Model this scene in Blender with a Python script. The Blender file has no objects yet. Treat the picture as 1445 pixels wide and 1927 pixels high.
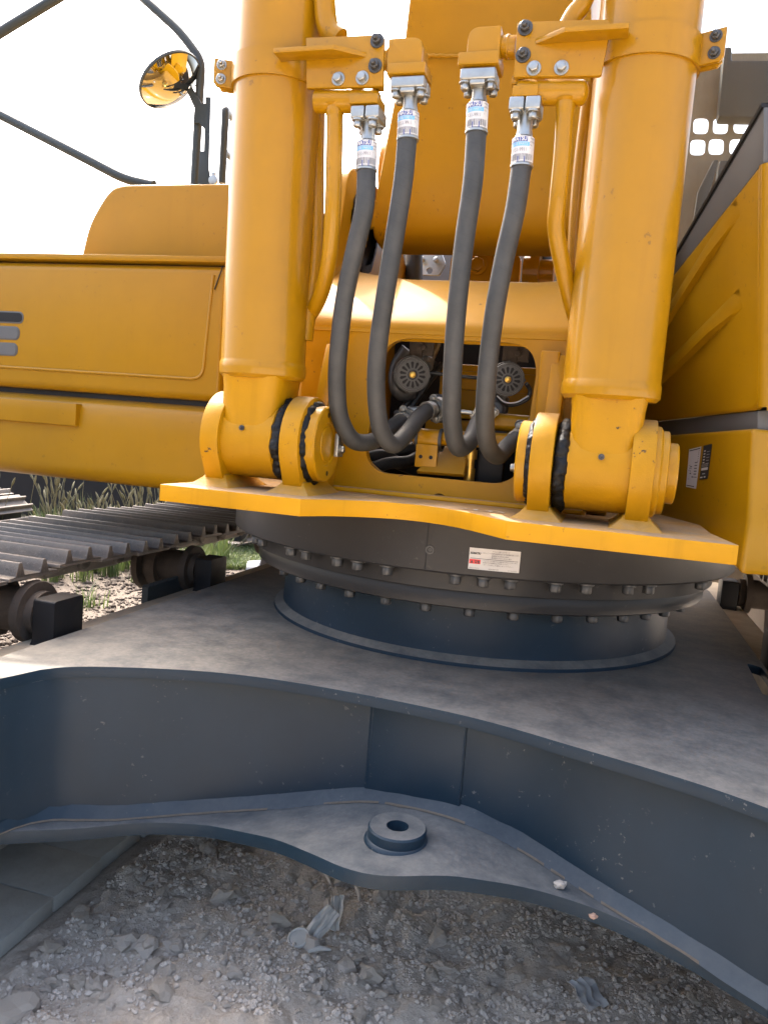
import bpy, bmesh, math, random
import numpy as np
from mathutils import Vector, Matrix, noise
rad = math.radians
random.seed(7); rng = np.random.default_rng(7)
sc = bpy.context.scene
COL = sc.collection

# ------------------------------------------------------------------ camera
CAM = Vector((.5184, -3.3624, 1.7454)); F_PX = 1457.7; PW, PH = 1445, 1927
_y, _p, _r = rad(15.7315), rad(-5.6), rad(4.5764)
FWD = Vector((-math.sin(_y)*math.cos(_p), math.cos(_y)*math.cos(_p), math.sin(_p)))
_R = Vector((math.cos(_y), math.sin(_y), 0)); _U = _R.cross(FWD)
RT = _R*math.cos(_r) + _U*math.sin(_r); UP = -_R*math.sin(_r) + _U*math.cos(_r)
cd = bpy.data.cameras.new('camera'); cam = bpy.data.objects.new('camera', cd); COL.objects.link(cam)
M = Matrix.Identity(4)
for i in range(3):
    M[i][0] = RT[i]; M[i][1] = UP[i]; M[i][2] = -FWD[i]; M[i][3] = CAM[i]
cam.matrix_world = M
cd.sensor_fit = 'VERTICAL'; cd.sensor_height = 24; cd.lens = 24*F_PX/PH
cd.clip_start = .05; cd.clip_end = 3000
sc.camera = cam

# ------------------------------------------------------------------ world, sun, exposure
SUN_EL, SUN_AZ = rad(53), rad(-46)          # azimuth measured from +Y towards +X
world = bpy.data.worlds.new('World'); sc.world = world; world.use_nodes = True
nt = world.node_tree; nt.nodes.clear()
sky = nt.nodes.new('ShaderNodeTexSky'); sky.sky_type = 'NISHITA'; sky.sun_disc = False
sky.sun_elevation = SUN_EL; sky.sun_rotation = SUN_AZ
sky.air_density = 1.0; sky.dust_density = 9.0; sky.ozone_density = 1.0
bg = nt.nodes.new('ShaderNodeBackground'); bg.inputs['Strength'].default_value = .15
wo = nt.nodes.new('ShaderNodeOutputWorld')
nt.links.new(sky.outputs[0], bg.inputs[0]); nt.links.new(bg.outputs[0], wo.inputs[0])
sd = bpy.data.lights.new('sun', 'SUN'); sd.energy = 2.0; sd.angle = rad(1.0); sd.color = (1, .95, .87)
so = bpy.data.objects.new('sun', sd); COL.objects.link(so)
to_sun = Vector((math.sin(SUN_AZ)*math.cos(SUN_EL), math.cos(SUN_AZ)*math.cos(SUN_EL), math.sin(SUN_EL)))
so.rotation_euler = to_sun.to_track_quat('Z', 'Y').to_euler()
vs = sc.view_settings
sc.display_settings.display_device = 'sRGB'
vs.view_transform = 'Standard'; vs.look = 'None'; vs.gamma = 1; vs.use_curve_mapping = False
vs.exposure = 2.75

# ------------------------------------------------------------------ pixel -> point
def P(u, v, x=None, y=None, z=None):
    d = FWD + RT*((u-PW/2)/F_PX) - UP*((v-PH/2)/F_PX)
    if x is not None: t = (x-CAM.x)/d.x
    elif y is not None: t = (y-CAM.y)/d.y
    else: t = (z-CAM.z)/d.z
    return CAM + d*t

# ------------------------------------------------------------------ materials
def newmat(name):
    m = bpy.data.materials.new(name); m.use_nodes = True
    n = m.node_tree.nodes; b = n['Principled BSDF']
    return m, m.node_tree, b
def N(t, kind, **kw):
    n = t.nodes.new(kind)
    for k, v in kw.items():
        if k in n.inputs: n.inputs[k].default_value = v
        else: setattr(n, k, v)
    return n
def ramp(t, src, p0, p1, c0=(0, 0, 0, 1), c1=(1, 1, 1, 1)):
    r = t.nodes.new('ShaderNodeValToRGB'); e = r.color_ramp.elements
    e[0].position, e[1].position = p0, p1; e[0].color, e[1].color = c0, c1
    t.links.new(src, r.inputs[0]); return r
def mix(t, fac, a, b, mode='MIX'):
    m = t.nodes.new('ShaderNodeMix'); m.data_type = 'RGBA'; m.blend_type = mode
    for s, v in ((m.inputs[0], fac), (m.inputs[6], a), (m.inputs[7], b)):
        if hasattr(v, 'links') or isinstance(v, bpy.types.NodeSocket): t.links.new(v, s)
        else: s.default_value = v
    return m.outputs[2]
def mul(t, a, b):
    m = t.nodes.new('ShaderNodeMath'); m.operation = 'MULTIPLY'
    for s, v in ((m.inputs[0], a), (m.inputs[1], b)):
        if isinstance(v, bpy.types.NodeSocket): t.links.new(v, s)
        else: s.default_value = v
    return m.outputs[0]
def tex(t, kind, coord, scale, **kw):
    n = N(t, kind, **kw); n.inputs['Scale'].default_value = scale
    t.links.new(coord, n.inputs['Vector']); return n
def bump(t, b, h, strength, dist, prev=None):
    n = t.nodes.new('ShaderNodeBump'); n.inputs['Strength'].default_value = strength
    n.inputs['Distance'].default_value = dist; t.links.new(h, n.inputs['Height'])
    if prev: t.links.new(prev, n.inputs['Normal'])
    t.links.new(n.outputs[0], b.inputs['Normal']); return n.outputs[0]

def paint(name, col, rough=.3, coat=.0, dust=.5, dustcol=(.22, .17, .125, 1), chips=.0, peel=.25, varc=.10, streak=0., filmk=.02, spec=.2, cr=.12, chipcol=(.03, .024, .02, 1)):
    m, t, b = newmat(name)
    co = t.nodes.new('ShaderNodeTexCoord').outputs['Object']
    geo = t.nodes.new('ShaderNodeNewGeometry')
    n1 = tex(t, 'ShaderNodeTexNoise', co, 2.6, Detail=5., Roughness=.6)
    dark = tuple(c*(1-varc*1.8) for c in col[:3]) + (1,); lite = tuple(min(1, c*(1+varc)) for c in col[:3]) + (1,)
    c = mix(t, ramp(t, n1.outputs[0], .3, .7).outputs[0], dark, lite)
    # fine film of dust, heavier on faces that look up
    n2 = tex(t, 'ShaderNodeTexNoise', co, 9, Detail=8., Roughness=.72)
    n3 = tex(t, 'ShaderNodeTexNoise', co, 60, Detail=4., Roughness=.7)
    sep = t.nodes.new('ShaderNodeSeparateXYZ'); t.links.new(geo.outputs['Normal'], sep.inputs[0])
    up = ramp(t, sep.outputs[2], .66, .97).outputs[0]
    dm = mul(t, mul(t, up, ramp(t, n2.outputs[0], .08, .58).outputs[0]), dust)
    film = mul(t, ramp(t, n2.outputs[0], .45, .8).outputs[0], filmk)
    a = t.nodes.new('ShaderNodeMath'); a.operation = 'ADD'; a.use_clamp = True
    t.links.new(dm, a.inputs[0]); t.links.new(film, a.inputs[1])
    dm = a.outputs[0]
    dc = mix(t, ramp(t, n3.outputs[0], .3, .7).outputs[0], tuple(q*.75 for q in dustcol[:3]) + (1,), dustcol)
    c = mix(t, dm, c, dc)
    if streak:
        mp = t.nodes.new('ShaderNodeMapping'); mp.inputs['Scale'].default_value = (1, 1, .06); t.links.new(co, mp.inputs[0])
        ns = tex(t, 'ShaderNodeTexNoise', mp.outputs[0], 26, Detail=4., Roughness=.6)
        c = mix(t, mul(t, ramp(t, ns.outputs[0], .56, .74).outputs[0], streak), c, tuple(q*.55 for q in col[:3]) + (1,))
    if chips:
        nv = tex(t, 'ShaderNodeTexNoise', co, 55, Detail=3., Roughness=.6)
        nz = tex(t, 'ShaderNodeTexNoise', co, 5, Detail=3.)
        cm = mul(t, ramp(t, nv.outputs[0], .655, .69).outputs[0], ramp(t, nz.outputs[0], .49, .64).outputs[0])
        c = mix(t, mul(t, cm, chips), c, chipcol)
    t.links.new(c, b.inputs['Base Color'])
    rr = t.nodes.new('ShaderNodeMapRange'); rr.inputs[3].default_value = rough; rr.inputs[4].default_value = .85
    t.links.new(dm, rr.inputs[0])
    ra = t.nodes.new('ShaderNodeMath'); ra.operation = 'MULTIPLY_ADD'; ra.inputs[1].default_value = .16; ra.use_clamp = True
    sb = t.nodes.new('ShaderNodeMath'); sb.operation = 'SUBTRACT'; t.links.new(n2.outputs[0], sb.inputs[0]); sb.inputs[1].default_value = .5
    t.links.new(sb.outputs[0], ra.inputs[0]); t.links.new(rr.outputs[0], ra.inputs[2]); t.links.new(ra.outputs[0], b.inputs['Roughness'])
    b.inputs['Specular IOR Level'].default_value = spec; b.inputs['Coat Weight'].default_value = coat; b.inputs['Coat Roughness'].default_value = cr; b.inputs['Coat IOR'].default_value = 1.4
    p = tex(t, 'ShaderNodeTexNoise', co, 240, Detail=2.)
    q = tex(t, 'ShaderNodeTexNoise', co, 14, Detail=2.)
    h = bump(t, b, q.outputs[0], peel*.35, .004)
    bump(t, b, p.outputs[0], peel, .0008, h)
    return m

YEL = (.375, .178, .001)
m_yel = paint('yellow_paint', YEL, .34, .15, dust=.35, chips=.8, peel=.3)
m_cyl = paint('gloss_yellow_paint', (.31, .148, .001), .36, .30, streak=.16, dust=.3, chips=.4, peel=.10, varc=.05, cr=.06)
m_hood = paint('panel_yellow_paint', (.28, .140, .002), .34, .14, streak=.10, dust=.3, chips=.25, peel=.1, varc=.05)
m_cast = paint('cast_yellow_paint', (.38, .180, .001), .42, .0, streak=.22, dust=.55, chips=1., peel=.7)
m_deck = paint('dusty_yellow_paint', (.50, .235, .001), .45, .0, streak=.30, dust=.85, dustcol=(.30, .22, .15, 1), chips=.9, peel=.4)
m_boom = paint('boom_yellow_paint', (.35, .170, .002), .48, .05, dust=.3, chips=.5, peel=.35, varc=.07)
m_frame = paint('blue_grey_paint', (.006, .018, .031), .46, .0, dust=.86, filmk=.012, spec=.28, dustcol=(.235, .215, .18, 1), chips=.32, peel=.25, varc=.12, chipcol=(.22, .21, .19, 1))
m_flange = paint('blue_grey_flange_paint', (.008, .022, .036), .46, .0, dust=.60, filmk=.03, spec=.28, dustcol=(.21, .205, .19, 1), chips=.3, peel=.3, varc=.15, chipcol=(.2, .18, .15, 1))
m_ring = paint('graphite_paint', (.024, .023, .023), .36, .05, dust=.4, dustcol=(.16, .14, .12, 1), chips=.3, peel=.2, chipcol=(.12, .11, .1, 1))
m_rail = paint('dark_grey_rail_paint', (.035, .045, .050), .4, .0, dust=.2, peel=.1)
m_black = paint('black_paint', (.012, .012, .013), .5, .0, dust=.35, dustcol=(.10, .085, .07, 1), peel=.2)

def simple(name, col, rough=.5, metal=0., bmp=None, var=.15, vs_=8):
    m, t, b = newmat(name); co = t.nodes.new('ShaderNodeTexCoord').outputs['Object']
    n1 = tex(t, 'ShaderNodeTexNoise', co, vs_, Detail=5., Roughness=.65)
    c = mix(t, n1.outputs[0], tuple(q*(1-var) for q in col) + (1,), tuple(min(1, q*(1+var)) for q in col) + (1,))
    t.links.new(c, b.inputs['Base Color']); b.inputs['Roughness'].default_value = rough; b.inputs['Metallic'].default_value = metal
    if bmp:
        n2 = tex(t, 'ShaderNodeTexNoise', co, bmp[0], Detail=4., Roughness=.6); bump(t, b, n2.outputs[0], bmp[1], bmp[2])
    return m
m_zinc = simple('zinc_plated_steel', (.34, .34, .32), .40, .9, (90, .3, .001), .25, 30)
m_boltd = simple('dark_steel_bolt', (.055, .055, .055), .42, .35, (120, .4, .001), .3, 40)
m_grease = simple('black_grease', (.004, .004, .004), .5, 0, (90, 1., .004), .3, 40)
m_grease.node_tree.nodes['Principled BSDF'].inputs['Specular IOR Level'].default_value = .25
m_white = simple('white_sticker', (.50, .49, .48), .4, 0, None, .04)
m_ink = simple('black_print', (.02, .02, .022), .5)
m_red = simple('red_print', (.65, .03, .035), .45, 0, None, .04)
m_navy = simple('navy_print', (.02, .04, .22), .45, 0, None, .04)
m_cyan = simple('light_blue_print', (.13, .38, .62), .45, 0, None, .04)
m_greyink = simple('grey_print', (.10, .10, .11), .5)
m_brass = simple('brass', (.6, .38, .08), .3, .8)
m_horn = simple('black_plastic', (.045, .044, .044), .45, 0, (200, .2, .0006))
m_blk_hose = simple('small_black_hose', (.02, .021, .022), .45)
m_plastic = simple('dirty_plastic', (.42, .40, .36), .5, 0, (40, .4, .003), .3, 12)
m_slab = simple('concrete_slab', (.29, .28, .245), .9, 0, (90, .5, .002), .25, 14)
m_cabgrey = simple('cab_trim_grey', (.07, .07, .07), .5, 0, (160, .2, .0006))
m_tan = simple('dusty_tan_steel', (.30, .25, .18), .7, 0, (40, .6, .004), .5, 9)
m_dirtline = simple('caked_dirt', (.10, .082, .062), .95, 0, (80, .8, .003), .4, 30)
m_refl = simple('reflection_tan', (.24, .21, .17), .6, 0, (160, .3, .001), .2, 20)  # tan of the added plate that imitates a glass reflection
m_rust = simple('brown_rusty_steel', (.060, .045, .034), .75, .2, (60, .6, .003), .4, 20)

def mat_hose():
    m, t, b = newmat('rubber_hose'); uv = t.nodes.new('ShaderNodeTexCoord').outputs['UV']
    mp = t.nodes.new('ShaderNodeMapping'); t.links.new(uv, mp.inputs[0])
    sp = t.nodes.new('ShaderNodeSeparateXYZ'); t.links.new(uv, sp.inputs[0])
    # spiral wrap: one turn every 4.5 cm, overlapped edge
    a = t.nodes.new('ShaderNodeMath'); a.operation = 'MULTIPLY_ADD'; t.links.new(sp.outputs[1], a.inputs[0]); a.inputs[1].default_value = 1/.045; t.links.new(sp.outputs[0], a.inputs[2])
    fr = t.nodes.new('ShaderNodeMath'); fr.operation = 'FRACT'; t.links.new(a.outputs[0], fr.inputs[0])
    co = t.nodes.new('ShaderNodeTexCoord').outputs['Object']
    n1 = tex(t, 'ShaderNodeTexNoise', co, 12, Detail=6., Roughness=.7)
    n2 = tex(t, 'ShaderNodeTexNoise', co, 150, Detail=3.)
    edge = ramp(t, fr.outputs[0], .0, .07, (.55, .55, .55, 1), (1, 1, 1, 1))
    c = mix(t, ramp(t, n1.outputs[0], .35, .75).outputs[0], (.022, .023, .022, 1), (.042, .041, .038, 1))
    c = mix(t, .35, c, edge.outputs[0], 'MULTIPLY')
    t.links.new(c, b.inputs['Base Color']); b.inputs['Roughness'].default_value = .58
    h = bump(t, b, fr.outputs[0], .35, .0015); bump(t, b, n2.outputs[0], .25, .0006, h)
    return m
m_hose = mat_hose()

def mat_track():
    m, t, b = newmat('worn_track_steel'); co = t.nodes.new('ShaderNodeTexCoord').outputs['Object']
    geo = t.nodes.new('ShaderNodeNewGeometry')
    n1 = tex(t, 'ShaderNodeTexNoise', co, 6, Detail=7., Roughness=.7); n2 = tex(t, 'ShaderNodeTexNoise', co, 70, Detail=5., Roughness=.7)
    c = mix(t, ramp(t, n1.outputs[0], .35, .7).outputs[0], (.042, .038, .034, 1), (.105, .080, .058, 1))
    c = mix(t, ramp(t, n2.outputs[0], .55, .75).outputs[0], c, (.14, .115, .09, 1))
    c = mix(t, ramp(t, geo.outputs['Pointiness'], .53, .62).outputs[0], c, (.30, .26, .22, 1))
    t.links.new(c, b.inputs['Base Color']); b.inputs['Roughness'].default_value = .55; b.inputs['Metallic'].default_value = .25
    bump(t, b, n2.outputs[0], .6, .004); return m
m_track = mat_track()

def mat_dirt():
    m, t, b = newmat('dirt'); co = t.nodes.new('ShaderNodeTexCoord').outputs['Object']
    n1 = tex(t, 'ShaderNodeTexNoise', co, 1.3, Detail=8., Roughness=.68); n2 = tex(t, 'ShaderNodeTexNoise', co, 38, Detail=8., Roughness=.75)
    v = tex(t, 'ShaderNodeTexVoronoi', co, 55)
    c = mix(t, ramp(t, n1.outputs[0], .32, .68).outputs[0], (.38, .315, .245, 1), (.50, .43, .35, 1))
    c = mix(t, mul(t, ramp(t, n2.outputs[0], .40, .70).outputs[0], .7), c, (.56, .49, .40, 1))
    c = mix(t, mul(t, ramp(t, v.outputs['Distance'], .0, .35, (1, 1, 1, 1), (0, 0, 0, 1)).outputs[0], .35), c, (.50, .44, .38, 1))
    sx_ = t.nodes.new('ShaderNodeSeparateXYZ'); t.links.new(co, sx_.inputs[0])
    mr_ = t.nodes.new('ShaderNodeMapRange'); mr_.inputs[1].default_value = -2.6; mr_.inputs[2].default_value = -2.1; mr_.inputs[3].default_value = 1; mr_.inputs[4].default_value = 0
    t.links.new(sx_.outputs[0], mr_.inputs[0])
    gr = mix(t, n2.outputs[0], (.044, .032, .023, 1), (.11, .085, .063, 1))       # brown gravel of the open yard, darkened to offset the sunlight there
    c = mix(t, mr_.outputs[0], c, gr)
    t.links.new(c, b.inputs['Base Color']); b.inputs['Roughness'].default_value = .95
    h = bump(t, b, n2.outputs[0], 1., .012); bump(t, b, v.outputs['Distance'], .4, .006, h); return m
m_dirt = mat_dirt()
def mat_stone(name, a, c2, oik=.5):
    m, t, b = newmat(name); co = t.nodes.new('ShaderNodeTexCoord').outputs['Object']
    oi = t.nodes.new('ShaderNodeObjectInfo').outputs['Random']
    n2 = tex(t, 'ShaderNodeTexNoise', co, 60, Detail=6., Roughness=.7)
    c = mix(t, ramp(t, n2.outputs[0], .3, .7).outputs[0], a, c2); c = mix(t, mul(t, oi, oik), c, (.54, .48, .42, 1))
    t.links.new(c, b.inputs['Base Color']); b.inputs['Roughness'].default_value = .92
    bump(t, b, n2.outputs[0], .8, .006); return m
m_clod = mat_stone('dry_clod', (.38, .32, .25, 1), (.52, .45, .365, 1))
m_pale = mat_stone('pale_stone', (.42, .38, .33, 1), (.60, .56, .50, 1))
m_pink = mat_stone('reddish_stone', (.38, .20, .13, 1), (.5, .30, .21, 1))

def mat_leaf(name, col, tip):
    m, t, b = newmat(name)
    oi = t.nodes.new('ShaderNodeTexCoord').outputs['Object']
    n1 = tex(t, 'ShaderNodeTexNoise', oi, 5, Detail=3.)
    c = mix(t, ramp(t, n1.outputs[0], .35, .65).outputs[0], col, tip)
    t.links.new(c, b.inputs['Base Color']); b.inputs['Roughness'].default_value = .6
    tr = t.nodes.new('ShaderNodeBsdfTranslucent'); t.links.new(c, tr.inputs[0])
    ms = t.nodes.new('ShaderNodeMixShader'); ms.inputs[0].default_value = .35
    t.links.new(b.outputs[0], ms.inputs[1]); t.links.new(tr.outputs[0], ms.inputs[2])
    t.links.new(ms.outputs[0], t.nodes['Material Output'].inputs[0]); return m
m_grass = mat_leaf('grass_blade', (.05, .085, .02, 1), (.10, .12, .04, 1))
m_seed = mat_leaf('seed_head', (.13, .12, .06, 1), (.19, .17, .09, 1))

def mat_glass():
    m, t, b = newmat('tinted_cab_glass'); t.nodes.remove(b)
    tr = N(t, 'ShaderNodeBsdfTransparent'); tr.inputs[0].default_value = (.82, .84, .83, 1)
    gl = N(t, 'ShaderNodeBsdfGlossy'); gl.inputs['Roughness'].default_value = .04; gl.inputs[0].default_value = (.9, .9, .9, 1)
    co = t.nodes.new('ShaderNodeTexCoord').outputs['Object']
    mp = t.nodes.new('ShaderNodeMapping'); mp.inputs['Scale'].default_value = (1, 1, .05); t.links.new(co, mp.inputs[0])
    ns = tex(t, 'ShaderNodeTexNoise', mp.outputs[0], 40, Detail=5., Roughness=.7)
    df = N(t, 'ShaderNodeBsdfDiffuse'); df.inputs[0].default_value = (.35, .32, .28, 1)
    lw = N(t, 'ShaderNodeLayerWeight'); lw.inputs[0].default_value = .5
    m1 = N(t, 'ShaderNodeMixShader'); pw = t.nodes.new('ShaderNodeMath'); pw.operation = 'POWER'; t.links.new(lw.outputs['Facing'], pw.inputs[0]); pw.inputs[1].default_value = 4.; t.links.new(mul(t, pw.outputs[0], .22), m1.inputs[0]); t.links.new(tr.outputs[0], m1.inputs[1]); t.links.new(gl.outputs[0], m1.inputs[2])
    m2 = N(t, 'ShaderNodeMixShader'); t.links.new(mul(t, ramp(t, ns.outputs[0], .35, .8).outputs[0], .10), m2.inputs[0]); t.links.new(m1.outputs[0], m2.inputs[1]); t.links.new(df.outputs[0], m2.inputs[2])
    t.links.new(m2.outputs[0], t.nodes['Material Output'].inputs[0]); return m
m_glass = mat_glass()
m_mirror, _t, _b = newmat('mirror_glass'); _b.inputs['Metallic'].default_value = 1; _b.inputs['Roughness'].default_value = .03; _b.inputs['Base Color'].default_value = (.36, .36, .35, 1)
_n = tex(_t, 'ShaderNodeTexNoise', _t.nodes.new('ShaderNodeTexCoord').outputs['Object'], 30, Detail=4.); bump(_t, _b, _n.outputs[0], .04, .002)
m_bezel = simple('chrome_bezel', (.5, .5, .48), .2, 1.)

# ------------------------------------------------------------------ mesh building
V = Vector
class MB:
    def __init__(s): s.v = []; s.f = []; s.m = []; s.uv = {}; s.cur = 0
    def add(s, verts, faces, uvs=None):
        o = len(s.v); s.v += [tuple(p) for p in verts]
        for k, f in enumerate(faces):
            s.f.append(tuple(i+o for i in f)); s.m.append(s.cur)
            if uvs: s.uv[len(s.f)-1] = uvs[k]
        return s
    def box(s, c, size, rot=None):
        h = V(size)/2; c = V(c); pts = []
        for x in (-1, 1):
            for y in (-1, 1):
                for z in (-1, 1):
                    p = V((x*h.x, y*h.y, z*h.z)); p = rot @ p if rot else p; pts.append(c+p)
        return s.add(pts, [(0, 1, 3, 2), (4, 6, 7, 5), (0, 4, 5, 1), (2, 3, 7, 6), (0, 2, 6, 4), (1, 5, 7, 3)])
    def lathe(s, O, A, prof, n=48, a0=0, a1=None, ref=None, cap=True, rfun=None):
        O, A = V(O), V(A).normalized(); ref = V(ref) if ref else (V((0, 0, 1)) if abs(A.z) < .9 else V((1, 0, 0)))
        e1 = (ref - A*ref.dot(A)).normalized(); e2 = A.cross(e1); full = a1 is None
        k = n if full else n+1; pts = []
        for (t, r) in prof:
            for i in range(k):
                a = 2*math.pi*i/n if full else a0+(a1-a0)*i/n
                rr = rfun(r, a, t) if rfun else r
                pts.append(O + A*t + (e1*math.cos(a)+e2*math.sin(a))*rr)
        fs = []
        for j in range(len(prof)-1):
            for i in range(n):
                i2 = (i+1) % k
                fs.append((j*k+i, j*k+i2, (j+1)*k+i2, (j+1)*k+i))
        if cap and full:
            fs.append(tuple(range(k-1, -1, -1))); fs.append(tuple((len(prof)-1)*k+i for i in range(k)))
        return s.add(pts, fs)
    def tube(s, path, r, n=20, cap=True, v0=0., up=None):
        path = [V(p) for p in path]; L = len(path)
        rs = r if isinstance(r, (list, tuple)) else [r]*L
        T = [(path[min(i+1, L-1)]-path[max(i-1, 0)]).normalized() for i in range(L)]
        nrm = V(up) if up else (V((1, 0, 0)) if abs(T[0].x) < .8 else V((0, 0, 1)))
        pts = []; vl = [v0]
        for i in range(L):
            nrm = (nrm - T[i]*nrm.dot(T[i])).normalized(); b = T[i].cross(nrm)
            if i: vl.append(vl[-1]+(path[i]-path[i-1]).length)
            for k in range(n):
                a = 2*math.pi*k/n; pts.append(path[i]+(nrm*math.cos(a)+b*math.sin(a))*rs[i])
        fs = []; uvs = []
        for i in range(L-1):
            for k in range(n):
                k2 = (k+1) % n
                fs.append((i*n+k, i*n+k2, (i+1)*n+k2, (i+1)*n+k))
                uvs.append([(k/n, vl[i]), ((k+1)/n, vl[i]), ((k+1)/n, vl[i+1]), (k/n, vl[i+1])])
        if cap:
            fs.append(tuple(range(n-1, -1, -1))); uvs.append([(0, 0)]*n)
            fs.append(tuple((L-1)*n+k for k in range(n))); uvs.append([(0, 0)]*n)
        return s.add(pts, fs, uvs)
    def prism(s, outline, O, e1, e2, depth, holes=()):
        """flat outline (u,v) lying at O+e1*u+e2*v, thickened by `depth` along e1 x e2"""
        O, e1, e2 = V(O), V(e1), V(e2); nn = e1.cross(e2).normalized()*depth
        if not holes:
            n = len(outline); a = [O+e1*u+e2*v for u, v in outline]; pts = a+[p+nn for p in a]
            fs = [tuple(range(n-1, -1, -1)), tuple(range(n, 2*n))] + [(i, (i+1) % n, (i+1) % n+n, i+n) for i in range(n)]
            return s.add(pts, fs)
        bm = bmesh.new(); edges = []
        for lp in [outline]+list(holes):
            vv = [bm.verts.new(O+e1*u+e2*v) for u, v in lp]
            edges += [bm.edges.new((vv[i], vv[(i+1) % len(vv)])) for i in range(len(vv))]
        r = bmesh.ops.triangle_fill(bm, use_beauty=True, use_dissolve=False, edges=edges, normal=nn.normalized())
        bm.verts.index_update(); pts = [v.co.copy() for v in bm.verts]; n = len(pts)
        fs = []
        for f in bm.faces:
            ix = [v.index for v in f.verts]
            if f.normal.dot(nn) < 0: ix.reverse()
            fs.append(tuple(i+n for i in ix)); fs.append(tuple(reversed(ix)))
        for e in bm.edges:
            if len(e.link_faces) == 1: a, b2 = e.verts[0].index, e.verts[1].index; fs.append((a, b2, b2+n, a+n))
        bm.free(); return s.add(pts+[p+nn for p in pts], fs)
    def grid(s, fn, nu, nv, close=False):
        pts = [fn(i/nu, j/nv) for j in range(nv+1) for i in range(nu+1)]
        return s.add(pts, [(j*(nu+1)+i, j*(nu+1)+i+1, (j+1)*(nu+1)+i+1, (j+1)*(nu+1)+i) for j in range(nv) for i in range(nu)])
    def sheet(s, fn, nu, nv, off):
        """curved plate: fn(u,v)->point, thickened by vector/function off"""
        o = off if callable(off) else (lambda u, v: V(off))
        a = [V(fn(i/nu, j/nv)) for j in range(nv+1) for i in range(nu+1)]
        b = [a[j*(nu+1)+i]+o(i/nu, j/nv) for j in range(nv+1) for i in range(nu+1)]
        n = len(a); w = nu+1; fs = []
        for j in range(nv):
            for i in range(nu):
                q = (j*w+i, j*w+i+1, (j+1)*w+i+1, (j+1)*w+i); fs.append(q); fs.append(tuple(k+n for k in reversed(q)))
        rim = [i for i in range(w)] + [j*w+nu for j in range(1, nv+1)] + [nv*w+i for i in range(nu-1, -1, -1)] + [j*w for j in range(nv-1, 0, -1)]
        for k in range(len(rim)):
            x, y = rim[k], rim[(k+1) % len(rim)]; fs.append((y, x, x+n, y+n))
        return s.add(a+b, fs)
    def mesh(s, name, mats, bevel=0., seg=2, ang=30, recalc=True, smooth=True, sharp=38):
        me = bpy.data.meshes.new(name); me.from_pydata(s.v, [], s.f)
        for m in (mats if isinstance(mats, (list, tuple)) else [mats]): me.materials.append(m)
        if s.uv:
            ul = me.uv_layers.new(name='UVMap')
            for pi, uvs in s.uv.items():
                for li, uv in zip(me.polygons[pi].loop_indices, uvs): ul.data[li].uv = uv
        me.polygons.foreach_set('material_index', s.m)
        bm = bmesh.new(); bm.from_mesh(me)
        if recalc: bmesh.ops.recalc_face_normals(bm, faces=bm.faces)
        if bevel:
            bmesh.ops.remove_doubles(bm, verts=bm.verts, dist=1e-5)
            ed = [e for e in bm.edges if len(e.link_faces) == 2 and e.calc_face_angle(0) > rad(ang)]
            bmesh.ops.bevel(bm, geom=ed, offset=bevel, offset_type='OFFSET', segments=seg, profile=.6, affect='EDGES', clamp_overlap=True)
        bm.to_mesh(me); bm.free()
        if smooth:
            me.polygons.foreach_set('use_smooth', [True]*len(me.polygons)); me.set_sharp_from_angle(angle=rad(sharp))
        me.update(); return me
    def obj(s, name, mats, parent=None, **kw):
        return link(name, s.mesh(name, mats, **kw), parent)
def link(name, data, parent=None, mw=None):
    o = bpy.data.objects.new(name, data); COL.objects.link(o)
    if parent is not None: o.parent = parent
    if mw is not None: o.matrix_basis = mw
    return o
def empty(name, loc=(0, 0, 0), parent=None):
    o = bpy.data.objects.new(name, None); COL.objects.link(o); o.location = loc; o.empty_display_size = .2
    if parent is not None: o.parent = parent
    return o
def tag(o, label=None, cat=None, group=None, kind=None):
    for k, v in (('label', label), ('category', cat), ('group', group), ('kind', kind)):
        if v: o[k] = v
    return o
def crom(pts, per=10):
    pts = [V(p) for p in pts]; q = [pts[0]*2-pts[1]]+pts+[pts[-1]*2-pts[-2]]; out = []
    for i in range(1, len(q)-2):
        for k in range(per):
            t = k/per; a, b, c, d = q[i-1], q[i], q[i+1], q[i+2]
            out.append(.5*((2*b)+(c-a)*t+(2*a-5*b+4*c-d)*t*t+(3*b-a-3*c+d)*t**3))
    out.append(pts[-1]); return out
def fillet(pts, r, n=6):
    """polyline with rounded corners"""
    pts = [V(p) for p in pts]; out = [pts[0]]
    for i in range(1, len(pts)-1):
        a, b, c = pts[i-1], pts[i], pts[i+1]; d1 = (a-b); d2 = (c-b); k = min(r, d1.length*.48, d2.length*.48)
        p, q = b+d1.normalized()*k, b+d2.normalized()*k
        for j in range(n+1):
            t = j/n; out.append(p*(1-t)**2+b*2*t*(1-t)+q*t*t)
    out.append(pts[-1]); return out
def rrect(u0, v0, u1, v1, r, n=6):
    o = []
    for cx, cy, a in ((u1-r, v1-r, 0), (u0+r, v1-r, 90), (u0+r, v0+r, 180), (u1-r, v0+r, 270)):
        for k in range(n+1): t = rad(a+90*k/n); o.append((cx+r*math.cos(t), cy+r*math.sin(t)))
    return o
def round_poly(pts, r, n=5):
    o = []; L = len(pts)
    for i in range(L):
        a, b, c = V((*pts[i-1], 0)), V((*pts[i], 0)), V((*pts[(i+1) % L], 0)); rr = r[i] if isinstance(r, (list, tuple)) else r
        d1, d2 = a-b, c-b; k = min(rr, d1.length*.48, d2.length*.48)
        p, q = b+d1.normalized()*k, b+d2.normalized()*k
        for j in range(n+1):
            t = j/n; w = p*(1-t)**2+b*2*t*(1-t)+q*t*t; o.append((w.x, w.y))
    return o
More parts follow.
